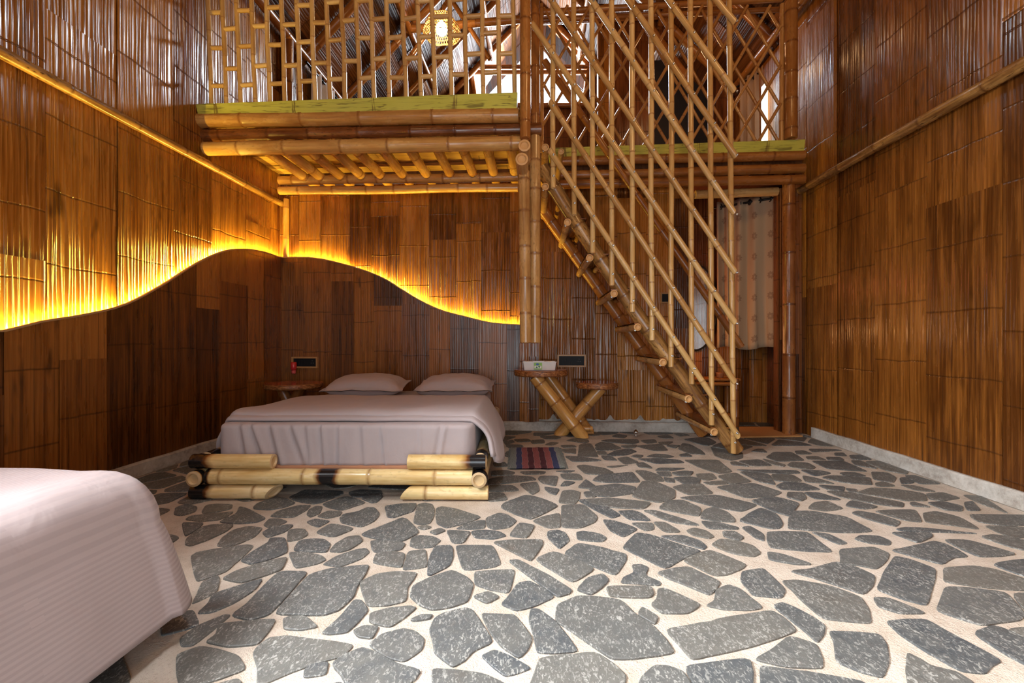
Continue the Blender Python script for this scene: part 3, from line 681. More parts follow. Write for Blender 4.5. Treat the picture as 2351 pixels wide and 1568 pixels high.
# ------------------------------------------------------------------ floor
STONES = {
1: """10,220 95,195 175,215 160,250 60,280 0,270;215,250 245,200 330,190 445,195 440,225 340,250 225,262;85,310 130,280 300,265 460,248 400,290 330,315 200,322;340,330 480,265 500,210 560,225 705,300 640,330 500,342;610,215 640,185 780,135 860,150 935,182 850,215 740,235 620,228;740,285 800,245 950,205 1050,200 1020,235 920,292 800,290;1020,270 1040,230 1090,207 1140,210 1120,260 1050,292;1100,285 1180,245 1290,250 1270,280 1180,300;1140,190 1290,140 1340,135 1460,175 1460,185 1290,240 1180,215;880,140 1000,80 1290,90 1300,110 1130,180 1060,190 930,165;1340,100 1420,80 1590,85 1600,118 1450,135 1370,135;1440,150 1480,130 1610,125 1560,175 1520,182;1275,300 1300,270 1410,250 1480,218 1540,220 1580,270 1540,320 1440,368 1290,335;1620,208 1740,192 1865,185 1840,245 1690,295 1640,290;1870,195 1930,180 1990,195 2000,270 1970,340 1880,348 1840,330;1020,328 1080,305 1200,320 1110,368 1060,350;690,350 730,305 800,302 870,325 790,360 720,368;680,412 740,375 870,352 915,355 850,405 720,448;870,480 880,390 940,382 1000,385 1030,425 970,460;1090,410 1200,345 1250,350 1385,380 1240,440 1190,438;1430,425 1590,365 1750,298 1790,310 1885,410 1750,480 1600,470;1870,370 1930,355 1980,370 1920,388;1815,510 1825,455 1880,430 1990,440 2050,470 1990,520 1870,530;60,335 230,335 170,390 85,440;85,500 100,455 210,370 290,352 460,350 400,400 250,470 130,512;330,510 370,450 450,390 570,362 680,375 620,440 500,495 400,518;920,545 960,475 1060,460 1150,465 1200,500 1170,562 1000,555;1195,555 1240,500 1330,445 1420,435 1450,475 1350,540 1280,560;1510,475 1620,475 1740,482 1775,500 1740,545 1550,562 1525,540;1530,640 1555,570 1680,555 1775,575 1750,680 1600,655;1755,695 1800,555 1935,540 1945,670 1870,685;130,590 180,560 420,520 560,503 610,515 520,600 400,710 180,785 160,740;510,625 600,560 720,490 735,455 850,452 870,560 780,600 600,655;880,565 1000,560 1130,590 1165,620 1100,650 935,685;1140,655 1250,590 1400,540 1470,530 1500,560 1440,610 1280,672;370,765 480,705 640,655 870,597 825,695 700,740 520,797;185,870 215,790 330,740 350,770 325,865 200,930 135,955;180,1030 270,950 295,885 480,825 680,765 620,850 460,950 300,1020;440,1045 560,960 720,790 790,725 850,710 1030,715 880,880 740,1035 590,1085;770,1035 900,890 1040,735 1200,690 1500,660 1470,730 1400,830 1380,900 1270,1005 1150,1045;1430,790 1560,730 1700,712 1865,720 1840,770 1790,830 1785,935 1640,970 1490,975 1450,870;0,1040 140,1005 190,1115 100,1150 0,1175 -100,1200 -80,1060;50,1220 180,1130 380,1045 430,1050 330,1130 150,1275 60,1280;245,1250 330,1190 340,1115 480,1100 780,1075 730,1160 640,1270 420,1285;840,1075 900,1055 1000,1055 1105,1135 980,1158 850,1150;1135,1180 1280,1060 1380,930 1440,935 1490,1010 1400,1110 1330,1175 1200,1190;1505,1090 1510,1030 1640,995 1810,975 1860,990 1760,1070 1660,1135 1540,1110;1380,1165 1460,1130 1570,1135 1520,1225 1420,1210;1820,1080 1900,1050 1985,1045 1960,1075 1850,1090;20,1350 200,1285 330,1310 490,1360 550,1460 300,1550 50,1600 25,1480;610,1340 640,1290 730,1220 870,1205 1000,1225 1380,1270 1300,1360 1100,1410 900,1480 720,1560 640,1570 650,1450;1000,1520 1010,1460 1060,1430 1180,1405 1165,1500;1215,1420 1300,1360 1450,1297 1560,1340 1700,1420 1890,1470 1850,1540 1750,1600 1350,1600;1495,1270 1600,1190 1760,1150 1850,1170 1920,1230 1900,1310 1770,1400 1640,1370;250,1640 340,1580 480,1545 510,1570 480,1640""",
2: """140,900 165,820 290,760 460,700 580,760 625,810 580,940 450,985 310,1005 220,970;345,340 340,225 380,210 480,225 690,290 560,340 420,375;490,380 600,330 715,310 715,375 600,385;720,300 820,260 880,270 960,320 900,370 790,385 740,370;835,215 870,180 1020,125 1080,130 1180,160 1280,205 1070,310 950,270;1280,180 1310,90 1380,82 1450,100 1415,190;1475,95 1600,92 1610,100 1560,138 1490,135;1080,320 1170,285 1290,260 1295,370 1200,375;1305,370 1305,200 1475,195 1580,290 1560,330 1450,375;1425,160 1550,150 1760,275 1690,300 1570,240;900,435 980,335 1100,355 1040,452;290,405 370,380 410,395 340,425;420,395 520,400 605,405 550,490 465,490;610,400 700,390 820,400 880,435 780,460 640,450;1195,440 1200,400 1270,390 1330,410 1365,470 1290,535 1250,500;1420,410 1470,398 1600,420 1650,450 1620,480 1430,465;1620,310 1700,315 1895,380 1780,445 1680,395;270,730 290,600 330,515 450,510 470,540 450,660 300,738;490,510 620,508 770,510 800,560 835,650 780,675 550,700;775,485 900,470 1150,465 1160,500 1070,630 990,590;895,630 970,620 1200,740 1380,850 1360,880 1270,905 1130,800;1100,615 1240,555 1420,615 1560,690 1390,795 1250,710;1320,570 1430,490 1600,520 1800,575 1800,620 1720,740 1550,670;635,710 800,700 945,695 900,875 760,850 640,810;625,900 740,865 825,905 730,955;840,960 900,900 970,800 1060,785 1160,840 1250,905 1080,980 960,1010;1420,850 1510,760 1620,730 1670,780 1540,890;1650,825 1990,825 2010,880 1980,910 1680,905;290,1160 330,1070 400,1030 560,990 620,1010 680,1100 775,1250 620,1320 560,1390 470,1440 400,1390 330,1330 320,1250;685,1035 800,1040 940,1045 1000,1120 1075,1220 1040,1310 975,1375 850,1290 760,1180;1055,1090 1065,1000 1130,1000 1250,1090 1350,1210 1430,1320 1250,1335 1115,1330 1090,1180;690,1360 790,1315 880,1350 1070,1450 960,1490 870,1510 770,1430;1260,1090 1270,970 1430,900 1560,905 1760,930 1880,1050 2010,1130 2180,1330 2010,1360 1700,1385 1560,1290 1400,1180;1090,1520 1140,1380 1250,1360 1560,1330 1700,1420 1800,1510 1760,1640 1040,1640;310,1530 320,1460 480,1470 700,1500 860,1570 900,1640 340,1640""",
3: """-170,60 60,35 205,60 180,110 0,135 -110,130;170,130 250,15 340,15 500,80 500,145 380,180 250,155;-200,155 0,145 320,180 260,230 60,220 -120,200;375,225 440,165 560,160 700,220 690,285 520,255;60,245 180,240 240,260 320,320 150,310;255,240 350,240 560,305 700,355 500,335 380,295;160,335 330,335 340,385 270,395;335,330 420,330 550,405 420,405;105,530 120,500 210,410 330,430 500,490 710,550 560,610 430,690 250,600;380,435 560,430 690,470 745,515 720,540 560,490;590,395 650,375 740,395 800,440 760,455 640,430;695,300 730,235 800,215 900,250 960,305 960,330 800,320;700,320 850,335 990,370 980,385 760,380;530,140 700,125 830,120 1140,195 1010,250 800,210;990,320 1080,260 1160,220 1280,265 1330,340 1310,375 1240,380;870,400 960,400 1030,445 1000,470 880,440;1015,370 1080,360 1180,420 1190,475 1120,450;780,505 850,460 960,470 1100,510 1160,565 1110,595 940,570;560,625 680,570 770,545 870,580 1050,655 1020,685 900,735 800,740;355,720 500,685 610,675 720,730 850,790 810,850 765,890 600,820;85,795 110,750 190,720 170,660 240,655 300,680 270,740 390,790 380,815;320,960 370,920 370,850 420,840 560,900 700,965 600,1030 400,1030;740,970 810,930 820,850 910,810 1000,840 1180,985 1080,1005 880,1000;1010,780 1020,710 1180,685 1240,740 1350,850 1320,910 1200,900 1100,890;1085,165 1250,130 1460,185 1390,285 1280,255;820,60 900,45 1110,30 1330,100 1250,130 1050,145;480,60 560,40 700,30 800,110 600,120;1370,380 1395,245 1550,245 1820,290 2030,400 1800,410;1210,405 1350,400 1520,405 1720,560 1500,550 1230,525;1215,560 1330,580 1560,655 1440,655 1230,620;1545,405 1680,420 1830,490 1760,500;220,1040 250,985 370,1060 345,1115;430,1155 640,1120 900,1065 1240,1010 1330,1060 1440,1165 1300,1220 1100,1280 900,1330 640,1390 560,1300;1255,975 1330,950 1420,985 1560,1060 1660,1130 1600,1260 1480,1150;1320,780 1450,775 1700,820 1930,905 1990,1000 2010,1105 1830,1090 1640,1070 1500,950;1380,705 1550,690 1740,635 1870,665 2040,740 2020,820 1950,885 1750,815;1110,1385 1270,1300 1380,1205 1590,1270 1630,1380 1630,1450 1350,1440;200,1640 250,1520 350,1435 450,1440 560,1480 620,1570 620,1640;580,1440 800,1415 1020,1385 1080,1400 1100,1500 1080,1640 680,1640;1160,1440 1300,1460 1600,1500 1950,1560 2000,1640 1170,1640""",
4: """180,1170 350,1175 560,1190 620,1270 630,1400 590,1520 420,1480 230,1400 220,1250;620,1095 760,1080 930,1080 1100,1180 1500,1390 1420,1430 1370,1490 1180,1470 900,1310 720,1190;780,1335 890,1390 960,1440 1150,1480 1280,1560 1280,1640 790,1640;520,910 640,915 930,1030 720,1030 560,980;540,845 600,720 680,590 800,615 1000,690 960,850 930,970 740,920;265,650 260,540 380,530 520,520 640,570 620,620 540,690 400,660;650,545 800,520 980,475 1080,500 1250,595 1130,600 1050,655 850,600;1060,790 1060,680 1290,665 1450,690 1700,770 1900,840 1700,855 1350,830;1000,1010 1040,920 1075,830 1250,835 1530,870 1600,940 1680,1040 1640,1080 1350,1125;1290,1185 1440,1130 1530,1155 1700,1240 1900,1350 1800,1480 1560,1360;1560,1155 1680,1140 1850,1180 1800,1250 1680,1220;1430,655 1600,625 1900,600 1950,760 1700,755;1590,880 1800,880 1850,1000 1680,1010;1060,465 1250,470 1620,575 1500,590 1330,595 1200,540;1340,440 1440,425 1560,440 1900,520 1850,570 1600,530;650,410 780,410 960,415 970,440 860,490;690,385 760,370 1000,385 1330,420 1000,405 750,398;370,460 420,430 560,435 650,475 640,505 480,490;350,260 400,245 550,270 725,325 690,365 480,310;520,245 680,235 840,235 890,330 760,315;900,260 1000,245 1180,290 1340,385 1100,350 920,330;1250,270 1700,275 1800,340 1560,360 1330,330;1370,355 1700,370 1850,440 1600,450 1480,410;300,205 350,160 560,210 450,230;10,225 60,180 160,165 290,225 150,245;150,90 300,95 750,180 740,215 560,195 260,135;800,185 830,178 960,215 820,205;930,180 1050,170 1200,205 1200,245 1060,235;500,65 720,80 910,110 930,165 760,165 520,125 380,105;920,110 1050,100 1190,145 1050,165 950,155;1215,180 1280,170 1340,240 1240,240;1200,120 1350,130 1675,240 1560,265 1350,190""",
5: """885,340 900,240 950,225 1010,230 1075,350;1040,240 1090,215 1190,225 1285,270 1180,290 1070,265;1145,330 1230,290 1360,275 1420,300 1330,330 1200,340;1405,250 1500,240 1640,230 1700,290 1580,295;1790,275 1830,225 1900,235 2000,290 2040,330 1900,320;770,340 900,345 1110,380 950,390 840,390;1095,335 1190,340 1245,380 1130,375;1240,360 1330,345 1440,395 1310,415;1420,365 1600,360 1800,375 1850,400 1600,410;1840,375 2150,375 2280,480 2150,500 1980,440;875,430 940,420 1130,450 1215,490 1100,510 960,500;1015,560 1090,510 1380,485 1450,575 1150,580;1400,470 1500,470 1620,510 1670,570 1500,560;885,625 960,550 1080,635;730,610 770,565 870,575 800,605;1410,405 1480,398 1565,450 1440,440;1140,435 1350,420 1200,445;1580,470 1620,445 1860,450 1740,470;1590,480 1720,480 1730,520 1640,520;1730,490 1850,475 1930,480 1900,515 1780,515;1950,500 2100,495 2140,540 2050,560 1970,540;1660,530 1750,545 1760,580 1680,570;1740,535 1900,525 1990,545 1980,590 1850,595;2010,575 2200,560 2240,590 2080,600;80,600 90,545 300,515 470,525 520,555 300,580;365,480 520,475 600,480 580,500 410,505;530,545 550,520 710,520 690,610 570,585;725,500 900,500 935,555 770,550;360,590 520,570 545,650 480,690;80,655 90,605 300,605 365,650 200,660;580,615 725,635 690,690 630,670;80,750 85,670 220,670 260,735;110,475 250,470 325,490 290,510 110,520;120,400 230,395 260,430 150,440;680,475 870,470 800,490;1600,160 1700,150 1755,180 1640,180;1470,120 1560,110 1755,135 1690,145 1520,145;1260,125 1300,108 1420,115 1400,145;1060,130 1120,100 1290,95 1230,140 1110,150;1190,165 1240,145 1335,155 1300,180;1090,205 1180,190 1420,190 1440,215 1380,235 1200,220;1450,200 1580,190 1600,220 1510,230;1610,215 1750,210 1690,240 1630,235;1680,250 1720,240 1810,245 1760,270;1270,250 1420,240 1400,265 1320,270;1040,265 1140,265 1230,285 1060,290;1055,300 1130,295 1155,325 1080,330;730,245 850,240 880,260 760,265;740,280 870,270 870,320 770,310;460,200 580,190 590,225 480,230;590,240 640,215 720,220 660,245;310,190 440,185 470,210 350,215;240,110 470,100 470,125 320,150 240,150;490,130 700,135 560,160 490,155;220,210 300,195 320,215 240,240;1800,330 1870,315 1920,345 1820,345;1500,345 1580,320 1680,325 1760,345 1660,360;1365,345 1410,328 1480,335 1450,355""",
6: """620,350 690,305 850,305 970,380 720,390;880,295 960,290 1040,320 900,325;1005,275 1250,280 1310,290 1040,305;980,345 1080,340 1170,375 1000,370;1160,350 1290,350 1330,380 1180,375;1240,310 1320,310 1350,340 1240,335;1370,335 1470,330 1580,375 1400,370;1030,385 1320,385 1540,480 1180,455;1385,380 1480,385 1630,455 1430,425;1510,390 1640,385 1900,480 1880,505 1700,470;815,420 850,395 1000,400 1070,440 1030,460 850,440;590,365 640,375 800,420 780,435 680,415;370,385 560,370 680,425 500,430;300,395 350,390 480,435 320,420;350,462 900,470 930,495 800,500 480,480;930,465 1130,475 1210,495 1060,520;185,520 350,490 490,570 300,595;385,485 450,475 650,505 710,600 560,570;670,505 860,510 950,565 820,575 700,560;950,515 1080,540 1250,590 980,575;1120,535 1200,515 1560,535 1575,600 1330,580;1570,480 1720,490 1790,530 1770,580 1590,550;1280,490 1420,485 1530,520 1330,520;1605,585 1680,570 1790,610 1620,615;1825,535 1900,530 1960,580 1840,590;1870,515 1960,515 2200,590 2000,590;710,610 780,575 960,580 1120,640 950,650 760,640;1090,600 1330,615 1320,655 1170,640;1340,630 1440,640 1440,665 1370,660;810,710 820,665 960,670 980,720 940,745;960,665 1100,670 1310,735 1060,725;1830,600 1960,605 2160,660 1970,650"""}
ORG = {1: (400, 1100, 3.35), 2: (900, 1100, 3.35), 3: (1400, 1100, 3.35), 4: (1851, 1100, 3.35), 5: (1100, 960, 3.918), 6: (1600, 960, 3.918)}
polys = []
for k, txt in STONES.items():
    ox, oy, sc = ORG[k]
    for pol in txt.split(';'):
        pp = []
        for q in pol.split():
            a, b = q.split(','); w = PZ(ox + float(a) / sc, oy + float(b) / sc); pp.append((w.x, w.y))
        polys.append(pp)
def area(p): return sum(p[i][0] * p[(i + 1) % len(p)][1] - p[(i + 1) % len(p)][0] * p[i][1] for i in range(len(p))) / 2
def inside(pt, p):
    x, y = pt; c = False; j = len(p) - 1
    for i in range(len(p)):
        if (p[i][1] > y) != (p[j][1] > y) and x < (p[j][0] - p[i][0]) * (y - p[i][1]) / (p[j][1] - p[i][1]) + p[i][0]: c = not c
        j = i
    return c
polys = [p if area(p) > 0 else p[::-1] for p in polys]
# keep the drawn stones apart: drop later ones whose centre lies in an earlier one
kept = []
for p in polys:
    cx = sum(q[0] for q in p) / len(p); cy = sum(q[1] for q in p) / len(p)
    if any(inside((cx, cy), k) for k in kept): continue
    kept.append(p)
bbs = [(min(q[0] for q in p), max(q[0] for q in p), min(q[1] for q in p), max(q[1] for q in p)) for p in kept]
def hits(poly):
    x0, x1, y0, y1 = min(q[0] for q in poly), max(q[0] for q in poly), min(q[1] for q in poly), max(q[1] for q in poly)
    for p, (a, b, c, d) in zip(kept, bbs):
        if b < x0 or a > x1 or d < y0 or c > y1: continue
        for q in poly:
            if inside(q, p): return True
        for q in p:
            if inside(q, poly): return True
        for i in range(len(poly)):
            m = ((poly[i][0] + poly[i - 1][0]) / 2, (poly[i][1] + poly[i - 1][1]) / 2)
            if inside(m, p): return True
    return False
# the rest of the floor: irregular cells
rf = random.Random(5); seeds = []
g = .30
ny = int((YA - YF) / g) + 1; nx = int((XR - XL) / g) + 2
for j in range(-1, ny + 1):
    for i in range(-1, nx + 1):
        seeds.append((XL + (i + .5 * (j % 2) + rf.uniform(-.42, .42)) * g, YF + (j + rf.uniform(-.42, .42)) * g))
def clip(poly, a, b):
    mx, my = (a[0] + b[0]) / 2, (a[1] + b[1]) / 2; dx, dy = b[0] - a[0], b[1] - a[1]; out = []
    for i in range(len(poly)):
        p, q = poly[i], poly[(i + 1) % len(poly)]
        sp = (p[0] - mx) * dx + (p[1] - my) * dy; sq = (q[0] - mx) * dx + (q[1] - my) * dy
        if sp <= 0: out.append(p)
        if sp * sq < 0:
            t = sp / (sp - sq); out.append((p[0] + (q[0] - p[0]) * t, p[1] + (q[1] - p[1]) * t))
    return out
def rect_clip(poly, x0, x1, y0, y1):
    for ax, lim, sg in ((0, x0, -1), (0, x1, 1), (1, y0, -1), (1, y1, 1)):
        out = []
        for i in range(len(poly)):
            p, q = poly[i], poly[(i + 1) % len(poly)]
            a, b = (p[ax] - lim) * sg, (q[ax] - lim) * sg
            if a <= 0: out.append(p)
            if a * b < 0:
                t = a / (a - b); out.append((p[0] + (q[0] - p[0]) * t, p[1] + (q[1] - p[1]) * t))
        poly = out
        if not poly: return []
    return poly
for s0 in seeds:
    poly = [(s0[0] - .7, s0[1] - .7), (s0[0] + .7, s0[1] - .7), (s0[0] + .7, s0[1] + .7), (s0[0] - .7, s0[1] + .7)]
    for s1 in seeds:
        if s1 is s0 or abs(s1[0] - s0[0]) > 1 or abs(s1[1] - s0[1]) > 1: continue
        poly = clip(poly, s0, s1)
        if not poly: break
    poly = rect_clip(poly, XL + .1, XR - .05, YF, YA)
    if len(poly) < 3: continue
    cx = sum(q[0] for q in poly) / len(poly); cy = sum(q[1] for q in poly) / len(poly)
    kk = rf.uniform(.78, .9)
    for tr in (1.0, .72, .5):
        pl = [(cx + (q[0] - cx) * kk * tr, cy + (q[1] - cy) * kk * tr) for q in poly]
        if not hits(pl):
            kept.append(pl if area(pl) > 0 else pl[::-1]); bbs.append((min(q[0] for q in pl), max(q[0] for q in pl), min(q[1] for q in pl), max(q[1] for q in pl))); break
mb = MB()
mb.quad((XL - .1, YF - .2, -.004), (XR + .1, YF - .2, -.004), (XR + .1, YA + .1, -.004), (XL - .1, YA + .1, -.004), mi=1)
mb.quad((XL - .1, YA + .1, -.1), (XR + .1, YA + .1, -.1), (XR + .1, YF - .2, -.1), (XL - .1, YF - .2, -.1), mi=1)
for p in kept:
    p = [(a, b) for a, b in p if a < XR - .03]
    if len(p) < 3: continue
    # ragged, slightly rounded outline
    q = []
    m = len(p)
    for i in range(m):
        a, b = V((*p[i - 1], 0)), V((*p[i], 0)); c = V((*p[(i + 1) % m], 0))
        l1, l2 = (a - b).length, (c - b).length
        k1 = min(.22, .03 / max(l1, 1e-4)); k2 = min(.22, .03 / max(l2, 1e-4))
        q += [b.lerp(a, k1), (b + b.lerp(a, k1) * .5 + b.lerp(c, k2) * .5) / 2, b.lerp(c, k2)]
        if l2 > .12:
            mm = b.lerp(c, .5); nrm = V((c.y - b.y, b.x - c.x, 0)).normalized()
            q.append(mm + nrm * .008 * mnoise.noise(mm * 6))
    cen = sum(q, V()) / len(q); q = [a + (a - cen).normalized() * .004 for a in q]; rnd = (R.random(), R.random(), R.random()); tz = R.uniform(.0, .003)
    r0 = [mb.vert((a.x, a.y, -.012), rnd) for a in q]
    r1 = [mb.vert((a.x, a.y, .000 + tz), rnd) for a in q]
    r2 = [mb.vert((a.x + (cen.x - a.x) * min(.06, .004 / max(.01, (a - cen).length)), a.y + (cen.y - a.y) * min(.06, .004 / max(.01, (a - cen).length)), .0015 + tz), rnd) for a in q]
    ln = len(q)
    for i in range(ln):
        j = (i + 1) % ln
        mb.face((r0[i], r0[j], r1[j], r1[i]), None, 0, False); mb.face((r1[i], r1[j], r2[j], r2[i]), None, 0, False)
    mb.face(r2, None, 0, False)
struct(mb.build('floor', [M['stone'], M['mortar']]), 'floor of irregular grey stones in pale mortar', 'floor')

# ------------------------------------------------------------------ roof, gable, window
def roof_side(sx, name, label):
    mb = MB(); xe = XL - .1 if sx < 0 else XR + .1
    n = 14
    a = V((xe, YF - .3, EAVE)); b = V((0, YF - .3, RIDGE)); L = YG + 1.1 - (YF - .3)
    SL = (b - a); sl = SL.length; up = SL.normalized(); nrm = V((0, 1, 0)).cross(up) * (1 if sx < 0 else -1)
    if nrm.z > 0: nrm = -nrm
    rr = random.Random(91 + sx)
    for i in range(n):
        y = 0.0
        while y < L:
            w = min(rr.uniform(1.0, 1.8), L - y)
            p = a + up * sl * i / n; q = a + up * sl * (i + 1) / n
            o1 = nrm * rr.uniform(.002, .012); rnd = (rr.random(), rr.random(), rr.random())
            uu = rr.uniform(0, 9); hh = sl / n
            mb.quad(p + V((0, y, 0)) + o1, p + V((0, y + w, 0)) + o1, q + V((0, y + w, 0)) + o1, q + V((0, y, 0)) + o1, uvs=[(uu, y), (uu, y + w), (uu + hh, y + w), (uu + hh, y)], rnd=rnd)
            y += w
    th = -nrm * .06
    mb.quad(a + th, b + th, b + th + V((0, L, 0)), a + th + V((0, L, 0)))
    o = struct(mb.build(name, M['roof']), label, 'roof')
    for y in (1.0, 2.4, 3.8, 5.45, 6.5, 7.6, 8.65):
        pole('rafter', [a + V((0, y - YF + .3, 0)) + nrm * .07 + up * .05, b + V((0, y - YF + .3, 0)) + nrm * .07 - up * .05], .055, 'pole_brown', o, gap=.4)
    for f in (.03, .36, .68):
        pole('purlin', [a + up * sl * f + nrm * .15 + V((0, .3, 0)), a + up * sl * f + nrm * .15 + V((0, L - 1.25, 0))], .05, 'pole_brown', o, gap=.45)
    return o
roof_side(-1, 'ceiling', 'left slope of the roof lined with bamboo slats')
roof_side(1, 'ceiling_right', 'right slope of the roof lined with bamboo slats')
# gable wall with the six sided window
hexpx = [(1080, 158), (1215, 8), (1352, 155), (1340, 245), (1095, 245)]
hexw = [PY(x, y, YG) for x, y in hexpx]
o0, o1, o2, o3, o4 = V((XL - .1, YG, 0)), V((XR + .1, YG, 0)), V((XR + .1, YG, EAVE)), V((0, YG, RIDGE)), V((XL - .1, YG, EAVE))
hA, hB, hC, hD, hE = hexw
mb = MB()
for q in ((o0, o1, hD, hE), (o1, o2, hC, hD), (o2, o3, hB, hC), (o3, o4, hA, hB), (o4, o0, hE, hA)):
    mb.quad(*q, uvs=[(p.x, p.z) for p in q], rnd=(.3, .45, .6))
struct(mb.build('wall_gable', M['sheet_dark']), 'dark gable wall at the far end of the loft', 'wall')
win = thing('window_1', 'six sided gable window glaring with daylight above the loft', 'window', PY(1215, 150, YG)); win['kind'] = 'structure'; A = At(win)
for i in range(len(hexw)):
    a, b = hexw[i] + V((0, -.05, 0)), hexw[(i + 1) % len(hexw)] + V((0, -.05, 0))
    A.fix(pole('window_frame', [a, b], .05, 'pole_brown', win, gap=.5))
for yy in (154, 166):
    A.fix(pole('glazing_bar', [PY(1075, yy, YG - .06), PY(1355, yy, YG - .06)], .045, 'pole_brown', win, gap=.5))
# tie beams, struts and a king post of the roof frame
for (x0, y0, x1, y1, Y, nm) in ((640, 62, 1790, 20, 6.4, 'tie_beam'), (760, 120, 1240, -190, 7.6, 'tie_brace'), (690, 150, 830, 20, 5.6, 'strut')):
    pass
tf = thing('roof_truss', 'brown bamboo roof truss with slanting struts over the loft', 'truss', PY(1231, 55, 6.4)); A = At(tf)
A.fix(pole('collar_pole', [V((-2.05, 6.4, 5.77)), V((.2, 6.4, 5.87))], .055, 'pole_brown', tf, gap=.5))
A.fix(pole('collar_pole', [V((.1, 6.46, 5.86)), V((1.95, 6.46, 5.86))], .05, 'pole_brown', tf, gap=.5))
A.fix(pole('strut', [V((-2.3, 6.5, 4.9)), V((-.9, 6.5, 6.9))], .04, 'pole_brown', tf, gap=.45))
A.fix(pole('strut', [V((2.3, 6.5, 4.9)), V((.9, 6.5, 6.9))], .04, 'pole_brown', tf, gap=.45))
A.fix(pole('strut', [V((-1.4, 6.44, 6.4)), V((-.7, 6.44, 5.3))], .035, 'pole_brown', tf, gap=.45))

# ------------------------------------------------------------------ loft
XLE = -.115                                      # right end of the projecting part
loft = thing('loft', 'projecting bamboo sleeping loft with painted green edge board over the bed', 'loft', (-1.6, LOFT_Y, 2.7)); A = At(loft)
def edge_board(name, a0, a1, b0, b1, depth, parent, A):
    """board between the image's left end (a0 top, a1 foot) and right end (b0, b1), with thickness"""
    mb = MB(); n = 24; D = V((0, depth, 0)); L = (b0 - a0).length
    top = [a0.lerp(b0, i / n) + V((0, 0, .004 * mnoise.noise(V((i * .7, 1, 0))))) for i in range(n + 1)]
    bot = [a1.lerp(b1, i / n) + V((0, 0, .006 * mnoise.noise(V((i * .9, 5, 0))))) for i in range(n + 1)]
    for i in range(n):
        u0, u1 = L * i / n, L * (i + 1) / n; h = .13
        mb.quad(bot[i], bot[i + 1], top[i + 1], top[i], uvs=[(u0, 0), (u1, 0), (u1, h), (u0, h)])
        mb.quad(top[i], top[i + 1], top[i + 1] + D, top[i] + D, uvs=[(u0, 0), (u1, 0), (u1, .05), (u0, .05)])
        mb.quad(bot[i + 1], bot[i], bot[i] + D, bot[i + 1] + D, uvs=[(u0, 0), (u1, 0), (u1, .05), (u0, .05)])
        mb.quad(bot[i + 1] + D, bot[i] + D, top[i] + D, top[i + 1] + D, uvs=[(u0, 0), (u1, 0), (u1, .05), (u0, .05)])
    for a, b in ((bot[0], top[0]), (bot[-1], top[-1])):
        mb.quad(a, a + D, b + D, b, uvs=[(0, 0), (.06, 0), (.06, .13), (0, .13)])
    return A.fix(mb.build(name, M['green'], parent))
Yg = LOFT_Y - .03
e = edge_board('edge_board', PY(449, 239, Yg), PY(455, 264, Yg), PY(1188, 212, Yg), PY(1186, 248, Yg), .10, loft, A); e['label'] = 'painted green edge board'
def P2(x0, y0, x1, y1, Y): return [PY(x0, y0, Y), PY(x1, y1, Y)]
A.fix(pole('front_beam', P2(456, 277, 1190, 265, LOFT_Y + .02), .062, 'pole', loft, gap=.62, bow=.008))
b2 = P2(466, 312, 1243, 297, LOFT_Y + .07); A.fix(pole('front_beam', b2, .055, 'pole_dark', loft, gap=.42, bow=.006))
A.fix(pole('front_beam', P2(472, 342, 1196, 329, LOFT_Y + .01), .060, 'pole', loft, gap=.48, bow=.008))
JX = [690, 727, 775, 823, 868, 920, 975, 1030, 1083, 1132, 1180]
for x in JX:
    q = PY(x, 400, 4.6); A.fix(pole('joist', [V((q.x, 4.93, 2.875)), V((q.x, LOFT_Y + .09, 2.875))], .050, 'pole', loft, gap=.55, bow=.004))
for (ya, yb, r) in ((415, 406, .049), (438, 431, .046)):
    A.fix(pole('back_beam', P2(642, ya, 1189, yb, 4.72), r, 'pole', loft, gap=.36, bow=.008))
mb = MB()
x0, x1 = XL + .03, XLE
mb.box(((x0 + x1) / 2, (LOFT_Y + .08 + 4.93) / 2, 3.06), (x1 - x0, 4.93 - LOFT_Y - .08, .08))
for i in range(9):
    ya = LOFT_Y + .09 + i * .122
    rr_ = (R.random(), R.random(), R.random()); zz = 3.0 + R.uniform(0, .012)
    mb.quad((x0, ya + .122, zz), (x1, ya + .122, zz), (x1, ya, zz), (x0, ya, zz), uvs=[(.125 + i * 3, 0), (.125 + i * 3, x1 - x0), (i * 3, x1 - x0), (i * 3, 0)], rnd=rr_)
A.fix(mb.build('deck', M['deck'], loft))
# inner loft floor and the set-back part on the right
loft2 = thing('loft_landing', 'set back right half of the loft with darker green edge board behind the stair', 'loft', (1.5, 4.8, 2.7)); A2 = At(loft2)
Yr = 4.75
e = edge_board('edge_board', PY(1258, 340, Yr), PY(1262, 366, Yr), PY(1849, 320, Yr), PY(1846, 346, Yr), .10, loft2, A2); e['label'] = 'painted green edge board'
for (ya, yb, r, mt, dy) in ((371, 357, .050, 'pole_brown', .02), (404, 387, .052, 'pole_brown', .05), (424, 412, .050, 'pole_brown', .0)):
    A2.fix(pole('front_beam', P2(1264, ya, 1845, yb, Yr + dy), r, mt, loft2, gap=.55, bow=.006))
A2.fix(pole('header_pole', P2(1596, 447, 1784, 440, YB - .03), .048, 'pole_post', loft2, gap=.7))
mb = MB(); mb.box(((XLE + XR) / 2, (Yr + .12 + YG - .02) / 2, 3.03), (XR - XLE - .08, YG - Yr - .16, .14)); mb.box(((XL + XLE) / 2, (4.99 + YG) / 2, 3.03), (XLE - XL - .08, YG - 5.03, .14))
struct(mb.build('floor_loft', M['board']), 'plank floor of the loft', 'floor')
mb = MB(); mb.box(((xd0 + XR) / 2 - .33, (YB + YA) / 2 + .05, 2.86), (XR - xd0 + .6, YA - YB - .16, .05))
